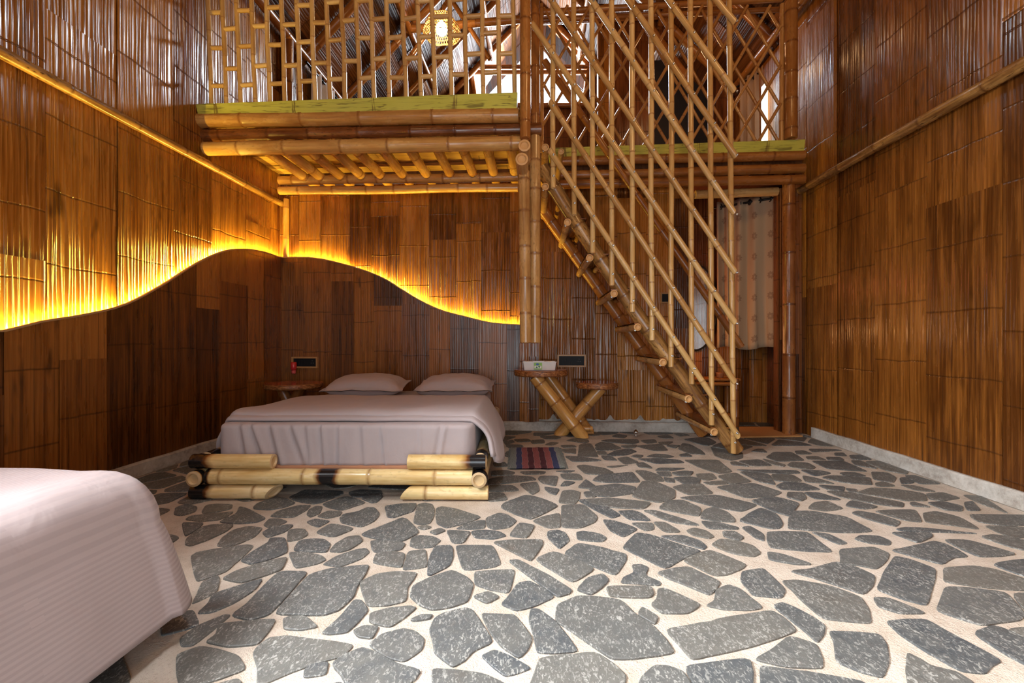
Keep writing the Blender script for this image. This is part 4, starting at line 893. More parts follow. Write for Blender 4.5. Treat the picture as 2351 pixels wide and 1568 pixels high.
struct(mb.build('ceiling_alcove', M['board']), 'board ceiling of the doorway alcove', 'ceiling')
for k in range(8):
    x = .25 + k * .35
    A2.fix(pole('joist', [V((x, 4.82, 2.895)), V((x, 4.96, 2.895))], .035, 'pole_dark', loft2, gap=.5))

# posts at the free corner of the loft
def post(name, label, pts, r, mt, group=None, **kw):
    o = pole(name, [V(p) - V(pts[0]) for p in pts], r, mt, None, **kw); o.location = pts[0]
    return tag(o, label, 'post', group)
Yp = LOFT_Y - .06
a = PY(1206, 318, Yp); post('bamboo_post', 'upper reddish bamboo post standing on two round pole ends beside the loft railing', [a, V((a.x, Yp, 4.6))], .046, 'pole_brown', gap=.42, seg=18)
a = PY(1228, 304, Yp + .16); b = PY(1228, 786, Yp + .16)
post('hanging_post', 'mottled bamboo post hanging beside the stair, right of a paler post', [b, a], .051, 'pole_post', gap=.27, seg=18)
a = PY(1203, 394, Yp + .09); b = PY(1207, 786, Yp + .07)
post('hanging_post', 'pale bamboo post hanging from the loft corner, left of a mottled post', [b, a], .050, 'pole_post', gap=.30, seg=18)
a = PY(1229, 294, LOFT_Y + .32); post('bamboo_post', 'thin brown bamboo post behind the top of the stair rails', [a, V((a.x, a.y, 4.7))], .042, 'pole_brown', gap=.45)
# the two stacked pole ends that carry the corner
for (x, y, r, lab) in ((1204, 334, .049, 'upper of two stacked bamboo pole ends at the loft corner'), (1198, 365, .052, 'lower of two stacked bamboo pole ends at the loft corner')):
    c = PY(x, y, 3.50)
    o = pole('bearer_pole', [V((0, 0, 0)), V((0, .36, 0))], r, 'pole_post', None, gap=.5, seg=20, phase=.9); o.location = c
    tag(o, lab, 'pole')
# right hand post of the lattice
a = PY(1816, 318, 4.74); b = V((a.x, 4.74, 4.66)); post('bamboo_post', 'stout glossy bamboo post at the right end of the lattice screen', [a, b], .062, 'pole_brown', gap=.33, seg=18)
a = PY(1811, 428, YB - .16); post('bamboo_post', 'dark bamboo post right of the curtained doorway under the landing', [V((a.x, a.y, 0)), V((a.x, a.y, a.z + .1))], .062, 'pole_dark', gap=.52, seg=16)
a = PY(632, 230, YB - .02); post('bamboo_post', 'dark brown post against the left wall at the loft corner', [V((XL + .075, 5.0, 3.1)), V((XL + .075, 5.0, 4.7))], .07, 'pole_dark', gap=.6, seg=14)

# ------------------------------------------------------------------ ladder balustrade of the loft
bal = thing('balustrade', 'loft railing of upright bamboo sticks with short staggered rungs between them', 'railing', (-1.6, LOFT_Y + .02, LOFT_TOP)); A = At(bal)
BX = [486, 520, 553, 587, 620, 654, 690, 724, 758, 792, 826, 859, 894, 932, 967, 999, 1037, 1071, 1110, 1147, 1182]
YBAL = LOFT_Y + .02
ZT = 4.28
def btop(i):                       # lean of the uprights
    return [-9, -9, -10, -10, -8, -8, -9, -9, -9, -8, -8, -8, -7, -8, -9, -8, -5, -4, -4, -4, -4][i]
bpos = []
for i, x in enumerate(BX):
    a = PY(x, 225, YBAL); b = PY(x + btop(i), 0, YBAL)
    d = (b - a) / (b.z - a.z); foot = a + d * (3.13 - a.z); top = a + d * (ZT - a.z); bpos.append((foot, d))
    A.fix(pole('baluster', [foot, top], .0205, 'pole_rail', bal, gap=.40, seg=10, bow=.006))
def bx_at(i, z): f, d = bpos[i]; return f + d * (z - f.z)
def rung_rows(k):
    even = {0: (29, 110, 197), 2: (24, 107, 196), 4: (18, 103, 193), 6: (12, 97, 187), 8: (6, 93, 182), 10: (2, 87, 180), 12: (2, 87, 178), 14: (2, 85, 176), 16: (0, 81, 171), 18: (-4, 77, 167), 20: ()}
    odd = {1: (67, 158), 3: (60, 152), 5: (57, 151), 7: (52, 145), 9: (48, 140), 11: (45, 136), 13: (43, 134), 15: (39, 131), 17: (38, 125), 19: (37, 124)}
    return even.get(k, odd.get(k))
for k in range(20):
    rows = rung_rows(k); xm = (BX[k] + BX[k + 1]) / 2
    zs = [PY(xm, y, YBAL).z for y in rows]
    zs.append(max(zs) + (.33 if k % 2 == 0 else .33))
    for z in zs:
        if z > ZT - .1: continue
        a, b = bx_at(k, z), bx_at(k + 1, z); d = (b - a).normalized()
        A.fix(pole('rung', [a + d * .014 + V((0, -.004, 0)), b - d * .014 + V((0, -.004, R.uniform(-.006, .006)))], .0195, 'pole_rail', bal, gap=.6, seg=10))
A.fix(pole('top_rail', [V((XL + .02, YBAL, ZT)), V((XLE + .02, YBAL, ZT))], .045, 'pole_brown', bal, gap=.5))

# ------------------------------------------------------------------ lattice screen on the landing
lat = thing('lattice_screen', 'diamond lattice of thin bamboo sticks on the landing behind the stair', 'lattice', PY(1520, 335, 4.8)); A = At(lat)
YLt = 4.80
LX0, LX1, LY0, LY1 = 1246, 1790, 20, 338
def zl(px, py): return PY(px, py, YLt)
sl = 1.715
def seg_clip(x, y, k):                     # line through (x,y) with slope k (dy/dx) inside the rectangle
    pts = []
    for yy in (LY0 - 4, LY1):
        xx = x + (yy - y) / k
        if LX0 <= xx <= LX1: pts.append((xx, yy))
    for xx in (LX0, LX1):
        yy = y + (xx - x) * k
        if LY0 - 4 < yy < LY1: pts.append((xx, yy))
    return pts[:2] if len(pts) >= 2 else None
for k in range(-6, 12):
    p = seg_clip(1689 - 51.5 * k, 325, -sl)
    if p and abs(p[0][1] - p[1][1]) > 25:
        a, b = zl(*p[0]), zl(*p[1]); A.fix(pole('lattice_stick', [a + V((0, -.018, 0)), b + V((0, -.018, 0))], .0165, 'pole_stake', lat, gap=.42, seg=8, bow=.004))
for k in range(-6, 12):
    p = seg_clip(1703 - 51.5 * k, 0, sl)
    if p and abs(p[0][1] - p[1][1]) > 25:
        a, b = zl(*p[0]), zl(*p[1]); A.fix(pole('lattice_stick', [a + V((0, .016, 0)), b + V((0, .016, 0))], .0165, 'pole_stake', lat, gap=.42, seg=8, bow=.004))
A.fix(pole('frame_pole', [zl(1794, 345), zl(1796, 10)], .026, 'pole_stake', lat, gap=.5)); A.fix(pole('frame_pole', [zl(1245, 350), zl(1243, 10)], .022, 'pole_stake', lat, gap=.5))
A.fix(pole('top_rail', [zl(1236, 24) + V((0, .03, 0)), zl(1800, -8) + V((0, .03, 0))], .032, 'pole_brown', lat, gap=.6)); A.fix(pole('top_rail', [zl(1236, 38) + V((0, .06, 0)), zl(1800, 12) + V((0, .06, 0))], .028, 'pole_brown', lat, gap=.6))

# ------------------------------------------------------------------ staircase
foot = PZ(1688, 1040); YN = foot.y
st = thing('staircase', 'steep bamboo stair with log treads climbing left to the loft', 'stairs', (foot.x, YN, 0)); A = At(st)
s1 = [PY(1243, 386, YN), PY(1350, 553, YN), PY(1462, 722, YN), PY(1690, 1034, YN)]
bot = s1[-1]; d = (s1[-1] - s1[-2]).normalized(); s1[-1] = bot + d * ((bot.z - .02) / -d.z)
A.fix(pole('stringer', s1[::-1], .067, 'pole_spot', st, gap=.40, seg=18, bow=.004))
YS2 = 4.72
s2 = [PY(1248, 484, YS2), PY(1360, 642, YS2), PY(1456, 778, YS2), PY(1606, 985, YS2)]
bot = s2[-1]; d = (s2[-1] - s2[-2]).normalized(); s2[-1] = bot + d * ((bot.z - .02) / -d.z)
A.fix(pole('stringer', s2[::-1], .062, 'pole_brown', st, gap=.42, seg=16))
TR = [(1303, 510), (1354, 592), (1410, 674), (1464, 751), (1522, 832), (1581, 916), (1640, 992)]
def screw(p, parent, A, dr=(0, -1, 0), r=.011):
    mb = MB(); mb.lathe([(r, 0), (r, .004), (r * .75, .007), (r * .35, .007), (r * .3, .004), (0.0001, .004)], p, 10, axis=V(dr)); return A.fix(mb.build('screw', M['steel'], parent))
for (x, y) in [(1252, 428), (1252, 338)] + TR:
    a = PY(x, y, YN - .075)
    t_ = A.fix(pole('tread_log', [a, V((a.x, 4.90, a.z))], .034, 'pole_post', st, gap=.5, seg=14))
    A.fix(pole('tread_log', [V((a.x + .15, YN + .02, a.z)), V((a.x + .15, 4.90, a.z))], .028, 'pole_post', st, gap=.5, seg=14))
    mb = MB(); rnd = (R.random(), R.random(), R.random())
    if y > 450:
        def fn(i, j, a=a): return V((a.x - .03 + .21 * i, YN - .055 + (4.88 - YN + .055) * j, a.z + .036 + .022 * math.sin(PI * i)))
        mb.grid(fn, 6, 1, uvfn=lambda i, j: (i * .2, j), rnd=rnd)
        mb.grid(lambda i, j, a=a: V((a.x + .18 - .21 * i, YN - .055 + (4.88 - YN + .055) * j, a.z + .030)), 6, 1, uvfn=lambda i, j: (i * .2, j), rnd=rnd)
        mb.box((a.x + .075, YN - .055, a.z + .035), (.20, .004, .012))
        A.fix(mb.build('tread_board', M['pole_dark'], st))
    screw(V((a.x - .02, YN - .06, a.z - .028)), st, A)

# stair railing: uprights and parallel sloping rails
rl = thing('stair_railing', 'stair railing of upright bamboo sticks crossed by long parallel sloping rails', 'railing', (foot.x, YN - .08, 0)); A = At(rl)
YU, YV = YN - .085, YN - .128
UX = [(1269, 1270, 431), (1317, 1318, 493), (1359, 1361, 580), (1404, 1405, 655), (1451, 1452, 716), (1494, 1497, 781), (1541, 1541, 842), (1585, 1588, 881), (1630, 1634, 975), (1674, 1684, 1040)]
ZU = 4.35
ups = []
for (xt, xb, yb) in UX:
    b = PY(xb, yb, YU); t0 = PY(xt, 0, YU); dd = (t0 - b) / (t0.z - b.z); b.z = max(b.z, .003); ups.append((b, dd))
    A.fix(pole('upright', [b, b + dd * (ZU - b.z)], .0235, 'pole_rail', rl, gap=.36, seg=12, bow=.006))
    screw(V((b.x + .004, YU - .024, b.z + .10)), rl, A)
RAILS = [((1262, 345), (1694, 1000)), ((1262, 233), (1685, 874)), ((1221, 53), (1686, 738)), ((1240, -38), (1686, 622)), ((1240, -176), (1684, 486)), ((1330, -160), (1688, 357)), ((1420, -160), (1685, 207)), ((1500, -170), (1686, 49))]
for (p, q) in RAILS:
    a, b = PY(*p, YV), PY(*q, YV)
    A.fix(pole('sloping_rail', [b, a], .0255, 'pole_rail', rl, gap=.38, seg=12, bow=.006, slant=(.8, .8)))
    d = (b - a)
    for (bb, dd) in ups:
        # where the rail crosses the upright
        t = (bb.x - a.x) / d.x
        if 0 <= t <= 1.02:
            c = a + d * t
            if c.z > bb.z - .02 and c.z < ZU: screw(V((c.x, YV - .0255, c.z)), rl, A)
A.fix(pole('far_handrail', [PY(1702, 796, 4.45), PY(1250, 140, 4.45)], .034, 'pole_brown', rl, gap=.5, seg=12))
A.fix(pole('top_rail', [ups[0][0] + ups[0][1] * (ZU - ups[0][0].z), ups[-1][0] + ups[-1][1] * (ZU - ups[-1][0].z)], .035, 'pole_rail', rl, gap=.5))

# ------------------------------------------------------------------ bed under the loft
FL, FR = PZ(431, 1150), PZ(1120, 1150)
bw = (FR - FL).length
brz = math.radians(2.6)
bed = thing('bamboo_bed', 'low bed frame of thick pale bamboo logs with scorched black ends', 'bed', (FL.x, FL.y, 0), brz)
def bp(name, pts, r, **kw): return pole(name, pts, r, 'pole_bed', bed, **kw)
X1 = bw
bp('corner_log', [(.53, .045, .045), (0.0, .045, .045)], .0445, gap=.42, phase=.28, seg=20, slant=(.9, 0), chars=[(.50, .09)])
bp('corner_log', [(1.40, .045, .045), (X1, .045, .045)], .0445, gap=.4, phase=.3, seg=20, slant=(.9, 0))
bp('front_rail', [(.10, .05, .143), (X1 - .10, .05, .143)], .051, gap=.47, phase=.2, seg=20, chars=[(.79, .062), (.0, .025)])
bp('side_rail', [(.045, -.012, .143), (.045, 2.1, .143)], .050, gap=.5, phase=.12, seg=20, chars=[(.03, .02)])
bp('side_rail', [(X1 - .055, -.012, .143), (X1 - .055, 2.1, .143)], .050, gap=.5, phase=.12, seg=20, chars=[(.03, .04)])
bp('corner_log', [(.525, .05, .241), (0.0, .05, .241)], .047, gap=.5, phase=.95, seg=20, chars=[(.51, .10)])
bp('corner_log', [(1.405, .05, .241), (X1 - .015, .05, .241)], .047, gap=.42, phase=.06, seg=20, chars=[(.46, .09)])
bp('side_rail', [(.05, .10, .241), (.05, 2.1, .241)], .046, gap=.5, seg=20, chars=[(.03, .08)])
bp('side_rail', [(X1 - .055, .10, .241), (X1 - .055, 2.1, .241)], .046, gap=.5, seg=20, chars=[(.02, .08)])
bp('corner_log', [(.05, 1.6, .045), (.05, 2.1, .045)], .0445, gap=.5, seg=16); bp('corner_log', [(X1 - .055, 1.6, .045), (X1 - .055, 2.1, .045)], .0445, gap=.5, seg=16)
mb = MB(); mb.box((X1 / 2, 1.08, .185), (X1 - .22, 1.95, .026)); mb.build('platform', mat_plain('pinkish_plank', (.55, .27, .15), .5, scale=20), bed)

def cloth_folds(x, z, seed=0):
    return mnoise.noise(V((x * 3.1, z * .9, seed))) * .012 + mnoise.noise(V((x * 9, z * 2.0, seed + 5))) * .005
mat_ = thing('mattress', 'mattress in a creased mauve grey sheet lying on the bamboo bed frame', 'mattress', (FL.x, FL.y, 0), brz)
mx0, mx1, my0, my1, mz0, mz1 = .102, X1 - .100, .115, 2.06, .199, .468
def rbox(x0, x1, y0, y1, z0, z1, rad, n=10, fold=True, seed=0, creases=()):
    """box with rounded upper edges as one grid wrapped around: outline × height profile, and a top"""
    mb = MB()
    ol = []                                             # outline (rounded rectangle), from the front left going right
    rc = .07
    def arc(cx, cy, a0, a1): return [(cx + rc * math.cos(a0 + (a1 - a0) * i / 6), cy + rc * math.sin(a0 + (a1 - a0) * i / 6)) for i in range(7)]
    def ln(p, q, n): return [(p[0] + (q[0] - p[0]) * i / n, p[1] + (q[1] - p[1]) * i / n) for i in range(1, n)]
    c = [arc(x0 + rc, y0 + rc, PI, 1.5 * PI), arc(x1 - rc, y0 + rc, 1.5 * PI, 2 * PI), arc(x1 - rc, y1 - rc, 0, .5 * PI), arc(x0 + rc, y1 - rc, .5 * PI, PI)]
    ol = c[0] + ln(c[0][-1], c[1][0], 120) + c[1] + ln(c[1][-1], c[2][0], 30) + c[2] + ln(c[2][-1], c[3][0], 30) + c[3] + ln(c[3][-1], c[0][0], 30)
    prof = [(0.0, z0)] + [(0.0, z0 + (z1 - rad - z0) * k / 14) for k in range(1, 15)] + [(rad * (1 - math.cos(t * PI / 2 / 6)), z1 - rad + rad * math.sin(t * PI / 2 / 6)) for t in range(1, 7)]
    cx, cy = (x0 + x1) / 2, (y0 + y1) / 2
    rings = []
    for ins, z in prof:
        ring = []
        for (x, y) in ol:
            nx, ny = x - cx, y - cy
            dx = max(0, abs(nx) - (x1 - x0) / 2 + rc); dy = max(0, abs(ny) - (y1 - y0) / 2 + rc)
            l = math.hypot(dx, dy) or 1
            ex, ey = math.copysign(dx / l, nx), math.copysign(dy / l, ny)
            hz = (z - z0) / (z1 - z0)
            dsp = cloth_folds(x + y * .7, z, seed) * (1 - hz * .5) if fold else 0
            if fold and y < y0 + .1:
                for (xc, slope, dep, wd) in creases:
                    t = (x - (xc + slope * (1 - hz))) / wd
                    dsp += dep * (t * math.exp(-t * t * 1.5)) * 3.2
            ring.append(mb.vert((x - ex * (ins - dsp), y - ey * (ins - dsp), z)))
        rings.append(ring)
    m = len(ol)
    for a, b in zip(rings, rings[1:]):
        for i in range(m):
            j = (i + 1) % m; mb.face((a[i], a[j], b[j], b[i]))
    prev = rings[-1]
    for fr in (.93, .8, .5, .2):
        cur = [mb.vert((cx + (mb.v[i][0] - cx) * fr, cy + (mb.v[i][1] - cy) * fr, z1 + .004 * mnoise.noise(V((mb.v[i][0] * 4 * fr, mb.v[i][1] * 4 * fr, seed))))) for i in rings[-1]]
        for i in range(m):
            j = (i + 1) % m; mb.face((prev[i], prev[j], cur[j], cur[i]))
        prev = cur
    mb.face(prev); mb.face(rings[0][::-1])
    return mb
cre = [(.46, .07, .012, .030), (.60, .10, .010, .03), (.80, .02, .012, .02), (.92, 0, .014, .012), (1.07, .02, .009, .03), (1.20, .03, .012, .014), (1.45, 0, .010, .011), (1.62, -.05, .013, .02), (.33, .10, .014, .03), (.26, .05, .012, .03), (.70, .03, .008, .02)]
mb = rbox(mx0, mx1, my0, my1, mz0, mz1, .03, creases=cre); mb.build('sheet', M['mauve'], mat_)

# duvet: profile along the bed × drape across it
duv = thing('duvet', 'mauve grey duvet folded back over the middle of the bamboo bed', 'duvet', (FL.x, FL.y, 0), brz)
prof = [(1.40, .002), (1.37, .018), (1.28, .028), (1.05, .034), (.80, .036), (.58, .042), (.42, .052), (.33, .055), (.275, .047), (.25, .030), (.27, .016), (.32, .013), (.27, .020), (.228, .020), (.205, .010), (.23, .003)]
def smooth_path(p, k=4):
    out = []
    for i in range(len(p) - 1):
        a, b, c, d = p[max(i - 1, 0)], p[i], p[i + 1], p[min(i + 2, len(p) - 1)]
        for q in range(k):
            t = q / k
            out.append(tuple(.5 * ((2 * b[m]) + (-a[m] + c[m]) * t + (2 * a[m] - 5 * b[m] + 4 * c[m] - d[m]) * t * t + (-a[m] + 3 * b[m] - 3 * c[m] + d[m]) * t ** 3) for m in range(2)))
    out.append(p[-1]); return out
prof = smooth_path(prof)
def drape(s, t):
    """s 0..1 across: left hang, top, right hang; returns x and the z of the cloth base and the outward direction"""
    lh, rh = .27, .29 + .05 * math.sin(t * 5)
    W = mx1 - mx0; tot = lh + W + rh; d = s * tot
    if d < lh:
        q = (lh - d) / lh; ang = q * 1.15
        return mx0 + .02 - .10 * math.sin(ang) - .03 * q, mz1 + .0 - lh * .95 * q ** 1.25, V((-math.sin(ang * 1.2), 0, math.cos(ang * 1.2)))
    if d > lh + W:
        q = (d - lh - W) / rh; ang = q * 1.2
        return mx1 - .02 + .13 * math.sin(ang) + .02 * q, mz1 - rh * .92 * q ** 1.35, V((math.sin(ang * 1.2), 0, math.cos(ang * 1.2)))
    return mx0 + .02 + (d - lh) / W * (W - .04), mz1, V((0, 0, 1))
def duvfn(i, j):
    k = j * (len(prof) - 1); k0 = min(int(k), len(prof) - 2); fr = k - k0
    y = prof[k0][0] + (prof[k0 + 1][0] - prof[k0][0]) * fr; th = prof[k0][1] + (prof[k0 + 1][1] - prof[k0][1]) * fr
    x, z, nd = drape(i, j)
    side = abs(i - .5) * 2
    # the front edge of the right hang swings forward, the left recedes
    y += -.05 * max(0, i - .86) / .14 * (1 if j > .3 else j / .3) + .10 * max(0, .12 - i) / .12
    w = mnoise.noise(V((i * 9, y * 2.6, 1.7))) * .010 + mnoise.noise(V((i * 22, y * 7, 4.4))) * .004
    if j > .55: w += mnoise.noise(V((i * 30, j * 10, 9))) * .004
    fl = .012 * math.sin(i * 60 + y * 9) * max(0, side - .72) / .28
    return V((x, y, z)) + nd * (th + w * (1 if th > .02 else .3) + .006) + V((fl, fl, 0))
mb = MB(); mb.grid(duvfn, 110, len(prof) - 1)
o = mb.build('cover', M['mauve'], duv); sm = o.modifiers.new('thick', 'SOLIDIFY'); sm.thickness = .010; sm.offset = -1

def pillow(label, x, y, z, w, d, h, rz, tilt, seed):
    t = thing('pillow', label, 'pillow', (0, 0, 0), 0)
    Rm = Matrix.Rotation(brz, 4, 'Z'); base = V((FL.x, FL.y, 0)) + (Rm @ V((x, y, z)))
    t.location = base; t.rotation_euler = (tilt, 0, brz + rz)
    mb = MB(); nu, nv = 44, 30
    def surf(sgn):
        def fn(i, j):
            a, b = i * 2 - 1, j * 2 - 1
            fx, fy = max(0, 1 - abs(a * 1.12) ** 2.6), max(0, 1 - abs(b * 1.12) ** 2.6)
            th = (fx * fy) ** .48 * h / 2
            pinch = 1 - .06 * (1 - abs(a) ** 2) * abs(b) ** 4
            pinx = 1 - .05 * (1 - abs(b) ** 2) * abs(a) ** 4
            wr = mnoise.noise(V((a * 3 + seed, b * 3, seed))) * .012 + mnoise.noise(V((a * 8 + seed, b * 7, seed * 2))) * .005
            fr = 1 if th > .012 else .5
            sag = mnoise.noise(V((a * 2.2, b * 2.2, seed + 7))) * .014 * (abs(a) ** 6 + abs(b) ** 6)
            return V((a * w / 2 * pinx, b * d / 2 * pinch, h * .42 + sgn * th + (wr * fr) + sag + .003 * sgn))
        return fn
    mb.grid(surf(1), nu, nv); g2 = mb.grid(lambda i, j: surf(-1)(1 - i, j), nu, nv)
    mb.build('pillowcase', M['mauve'], t)
    return t
pillow('mauve grey pillow at the left head of the bed, nearer the corner table', .555, 1.72, .468, .82, .50, .225, .06, .12, 1.0)
pillow('mauve grey pillow at the right head of the bed, towards the stair', 1.475, 1.72, .468, .80, .50, .225, -.03, .12, 5.0)

# ------------------------------------------------------------------ striped bed in the foreground
bx0, bx1, by0, by1 = XLW + .06, -1.485, -.9, 1.36
bd2 = thing('divan_bed', 'low mattress bed hidden under the striped mauve bedspread', 'bed', ((bx0 + bx1) / 2, .35, 0)); A = At(bd2)
mb = MB(); mb.box(((bx0 + bx1) / 2 - .06, (by0 + by1) / 2, .11), (bx1 - bx0 - .2, by1 - by0 - .3, .22)); A.fix(mb.build('base', M['board'], bd2))
mb = MB(); mb.box(((bx0 + bx1) / 2, (by0 + by1) / 2 - .04, .36), (bx1 - bx0 - .06, by1 - by0 - .12, .28)); A.fix(mb.build('mattress', M['mauve'], bd2))
bs = thing('bedspread', 'satin striped mauve bedspread draped over the nearest bed', 'bedspread', ((bx0 + bx1) / 2, .35, .5)); A = At(bs)
ZTOP, ZHEM = .585, .105
pf = [(0, 0)]                                           # (outward, down) drape profile
def dprof(q):
    """q 0..1 from the mattress edge to the hem: outward, height"""
    ang = min(q / .30, 1.0) * PI / 2
    if q < .30: return .19 * math.sin(ang), ZTOP - .19 * (1 - math.cos(ang))
    k = (q - .30) / .70
    return .19 + .095 * k ** .8, ZTOP - .19 - (ZTOP - .19 - ZHEM) * k
W2, L2 = bx1 - bx0, by1 - by0
hang = .13 * PI / 2 + .34
def bsfn(i, j):
    # i across from the wall side to the right hem, j from the near end to the far hem
    dx = i * (W2 + hang); dy = j * (L2 + hang)
    qx = max(0, (dx - W2) / hang); qy = max(0, (dy - L2) / hang)
    ox, zx = dprof(qx) if qx > 0 else (0, ZTOP); oy, zy = dprof(qy) if qy > 0 else (0, ZTOP)
    x = bx0 + min(dx, W2) + ox; y = by0 + min(dy, L2) + oy * .6
    z = min(zx, zy)
    if qx > 0 and qy > 0:
        m = max(qx, qy); o_, z = dprof(m); s = math.hypot(qx, qy)
        # cloth gathers round the corner
        x = bx1 + o_ * qx / s * 1.06; y = by1 + .6 * o_ * qy / s * 1.06
    wv = mnoise.noise(V((x * 2.2, y * 2.2, 3))) * .014 + mnoise.noise(V((x * 6, y * 6, 8))) * .005
    k = max(qx, qy)
    return V((x + wv * (k > .3), y + wv * .4 * (k > .3), z + wv * (1 if k < .3 else .4)))
mb = MB(); mb.grid(bsfn, 90, 110, uvfn=lambda i, j: (j * (L2 + hang), i * (W2 + hang)))
o = A.fix(mb.build('cover', M['mauve_stripe'], bs)); sm = o.modifiers.new('thick', 'SOLIDIFY'); sm.thickness = .012; sm.offset = -1

# ------------------------------------------------------------------ tables
def slab(parent, A, name, c, rx, ry, th, seed, sm_=.05):
    mb = MB()
    wob = lambda a: 1 + sm_ * mnoise.noise(V((math.cos(a) * 1.3, math.sin(a) * 1.3, seed))) + .02 * mnoise.noise(V((math.cos(a) * 6, math.sin(a) * 6, seed)))
    seg = 56; rings = []
    for (k, z) in ((.97, 0), (1.0, .012), (1.0, th - .01), (.985, th)):
        rings.append([mb.vert((c[0] + rx * k * wob(2 * PI * q / seg) * math.cos(2 * PI * q / seg), c[1] + ry * k * wob(2 * PI * q / seg) * math.sin(2 * PI * q / seg), c[2] + z)) for q in range(seg)])
    for n_, (a, b) in enumerate(zip(rings, rings[1:])):
        for q in range(seg):
            q2 = (q + 1) % seg; mb.face((a[q], a[q2], b[q2], b[q]), [(q / seg, n_ * .2), ((q + 1) / seg, n_ * .2), ((q + 1) / seg, n_ * .2 + .2), (q / seg, n_ * .2 + .2)], 1)
    mb.face(rings[-1], [(0, 0)] * seg, 0, False); mb.face(rings[0][::-1], [(0, 0)] * seg, 0, False)
    return A.fix(mb.build(name, [M['slab'], M['bark']], parent))
ct = PY(674, 884, 4.42)
tb = thing('side_table', 'round red wood slab table in the corner left of the bed', 'table', (ct.x, ct.y, 0)); A = At(tb)
slab(tb, A, 'tabletop', (ct.x, ct.y, ct.z - .03), .295, .27, .055, 3)
for (dx0, dy0, dx1, dy1) in ((-.12, -.05, .10, -.05), (.14, -.02, -.12, -.02), (.0, .1, .02, .12)):
    A.fix(pole('leg', [V((ct.x + dx0, ct.y + dy0, .0)), V((ct.x + dx1, ct.y + dy1, ct.z - .03))], .055, 'pole_dark', tb, gap=.4))
f1 = PZ(1345, 1001); f2 = PZ(1282, 996)
t2 = thing('side_table', 'two level slab table on crossed bamboo legs right of the bed', 'table', ((f1.x + f2.x) / 2, f1.y, 0)); A = At(t2)
YT = f1.y
def leg(name, p0, p1, Y, r):
    a, b = PY(*p0, Y), PY(*p1, Y); a.z = .0
    d = (b - a).normalized(); k = d.x / d.z
    # feet cut flat on the floor
    mb = MB(); bamboo(mb, [a, b], r, gap=.30, seg=20, phase=.5)
    for i, v in enumerate(mb.v):
        if v[2] < .03 and (V(v) - a).length < r * 1.7: mb.v[i] = (v[0] - (v[2] - .002) * k, v[1], .002)
    return A.fix(mb.build(name, M['pole'], t2))
leg('leg', (1338, 1003), (1228, 864), YT - .06, .070)
leg('leg', (1352, 992), (1258, 864), YT + .16, .066)
leg('leg', (1285, 994), (1380, 890), YT + .05, .066)
A.fix(pole('stretcher', [PY(1290, 985, YT + .05), PY(1360, 984, YT + .05)], .028, 'pole', t2, gap=.4))
ca = PY(1241, 856, YT + .02); cb = PY(1371, 884, YT + .02)
slab(t2, A, 'upper_top', (ca.x, ca.y, ca.z - .03), .29, .26, .066, 9); slab(t2, A, 'lower_top', (cb.x, cb.y, cb.z - .03), .225, .21, .064, 14)
ztop = ca.z + .036
# plastic box with tissues on it
pb0 = PY(1240, 847, YT - .08)
bxo = thing('storage_box', 'milky plastic tray of white rolls with a green label on the upper tabletop', 'box', (pb0.x - .005, YT - .03, ztop)); A = At(bxo)
mb = MB(); w_, d_, h_ = .345, .20, .092
def tray(k, z): return [(bxo.location.x + sx * (w_ / 2 - .012 + k), bxo.location.y + sy * (d_ / 2 - .012 + k), ztop + z) for sx, sy in ((-1, -1), (1, -1), (1, 1), (-1, 1))]
rg = [[mb.vert(p) for p in tray(k, z)] for k, z in ((0, .002), (.012, h_), (.018, h_), (.018, h_ - .006), (.008, h_ - .004), (-.004, .006))]
for a, b in zip(rg, rg[1:]):
    for q in range(4): mb.face((a[q], a[(q + 1) % 4], b[(q + 1) % 4], b[q]), None, 0, False)
mb.face(rg[0][::-1], None, 0, False); mb.face(rg[-1], None, 0, False)
A.fix(mb.build('tray', M['plastic'], bxo))
bl = bxo.location
mb = MB(); mb.quad((bl.x - .06, bl.y - d_ / 2 - .002, ztop + .010), (bl.x + .025, bl.y - d_ / 2 - .002, ztop + .010), (bl.x + .025, bl.y - d_ / 2 - .0005 - .010, ztop + .082), (bl.x - .06, bl.y - d_ / 2 - .0105, ztop + .082)); mb.quad((bl.x - .055, bl.y - d_ / 2 - .006, ztop + .022), (bl.x + .018, bl.y - d_ / 2 - .006, ztop + .022), (bl.x + .018, bl.y - d_ / 2 - .0095, ztop + .05), (bl.x - .055, bl.y - d_ / 2 - .0095, ztop + .05), mi=1)
def lab_shape(pts, mi): 
    i = [mb.vert((bl.x + x, bl.y - d_ / 2 - .003 - z * .115 - .0035, ztop + z)) for x, z in pts]; mb.face(i, None, mi, False)
lab_shape([(-.045, .026), (-.03, .046), (-.022, .033), (-.012, .047), (.008, .046), (-.004, .026), (-.015, .040), (-.024, .026)], 2)
lab_shape([(-.035 + .016 * math.cos(a * PI / 8) + .012, .066 + .011 * math.sin(a * PI / 8)) for a in range(16)], 3)
A.fix(mb.build('label_sticker', [M['green_label'], M['tissue'], mat_plain('label_dark_green', (.05, .2, .06), .5), mat_plain('label_blue', (.08, .16, .45), .5)], bxo))
for k, px in enumerate((-.115, .09)):
    mb = MB(); mb.lathe([(.03, 0), (.044, .006), (.044, .086), (.03, .092), (.012, .09)], (bl.x + px, bl.y, ztop + .004), 20, closed=True); A.fix(mb.build('roll', M['tissue'], bxo))

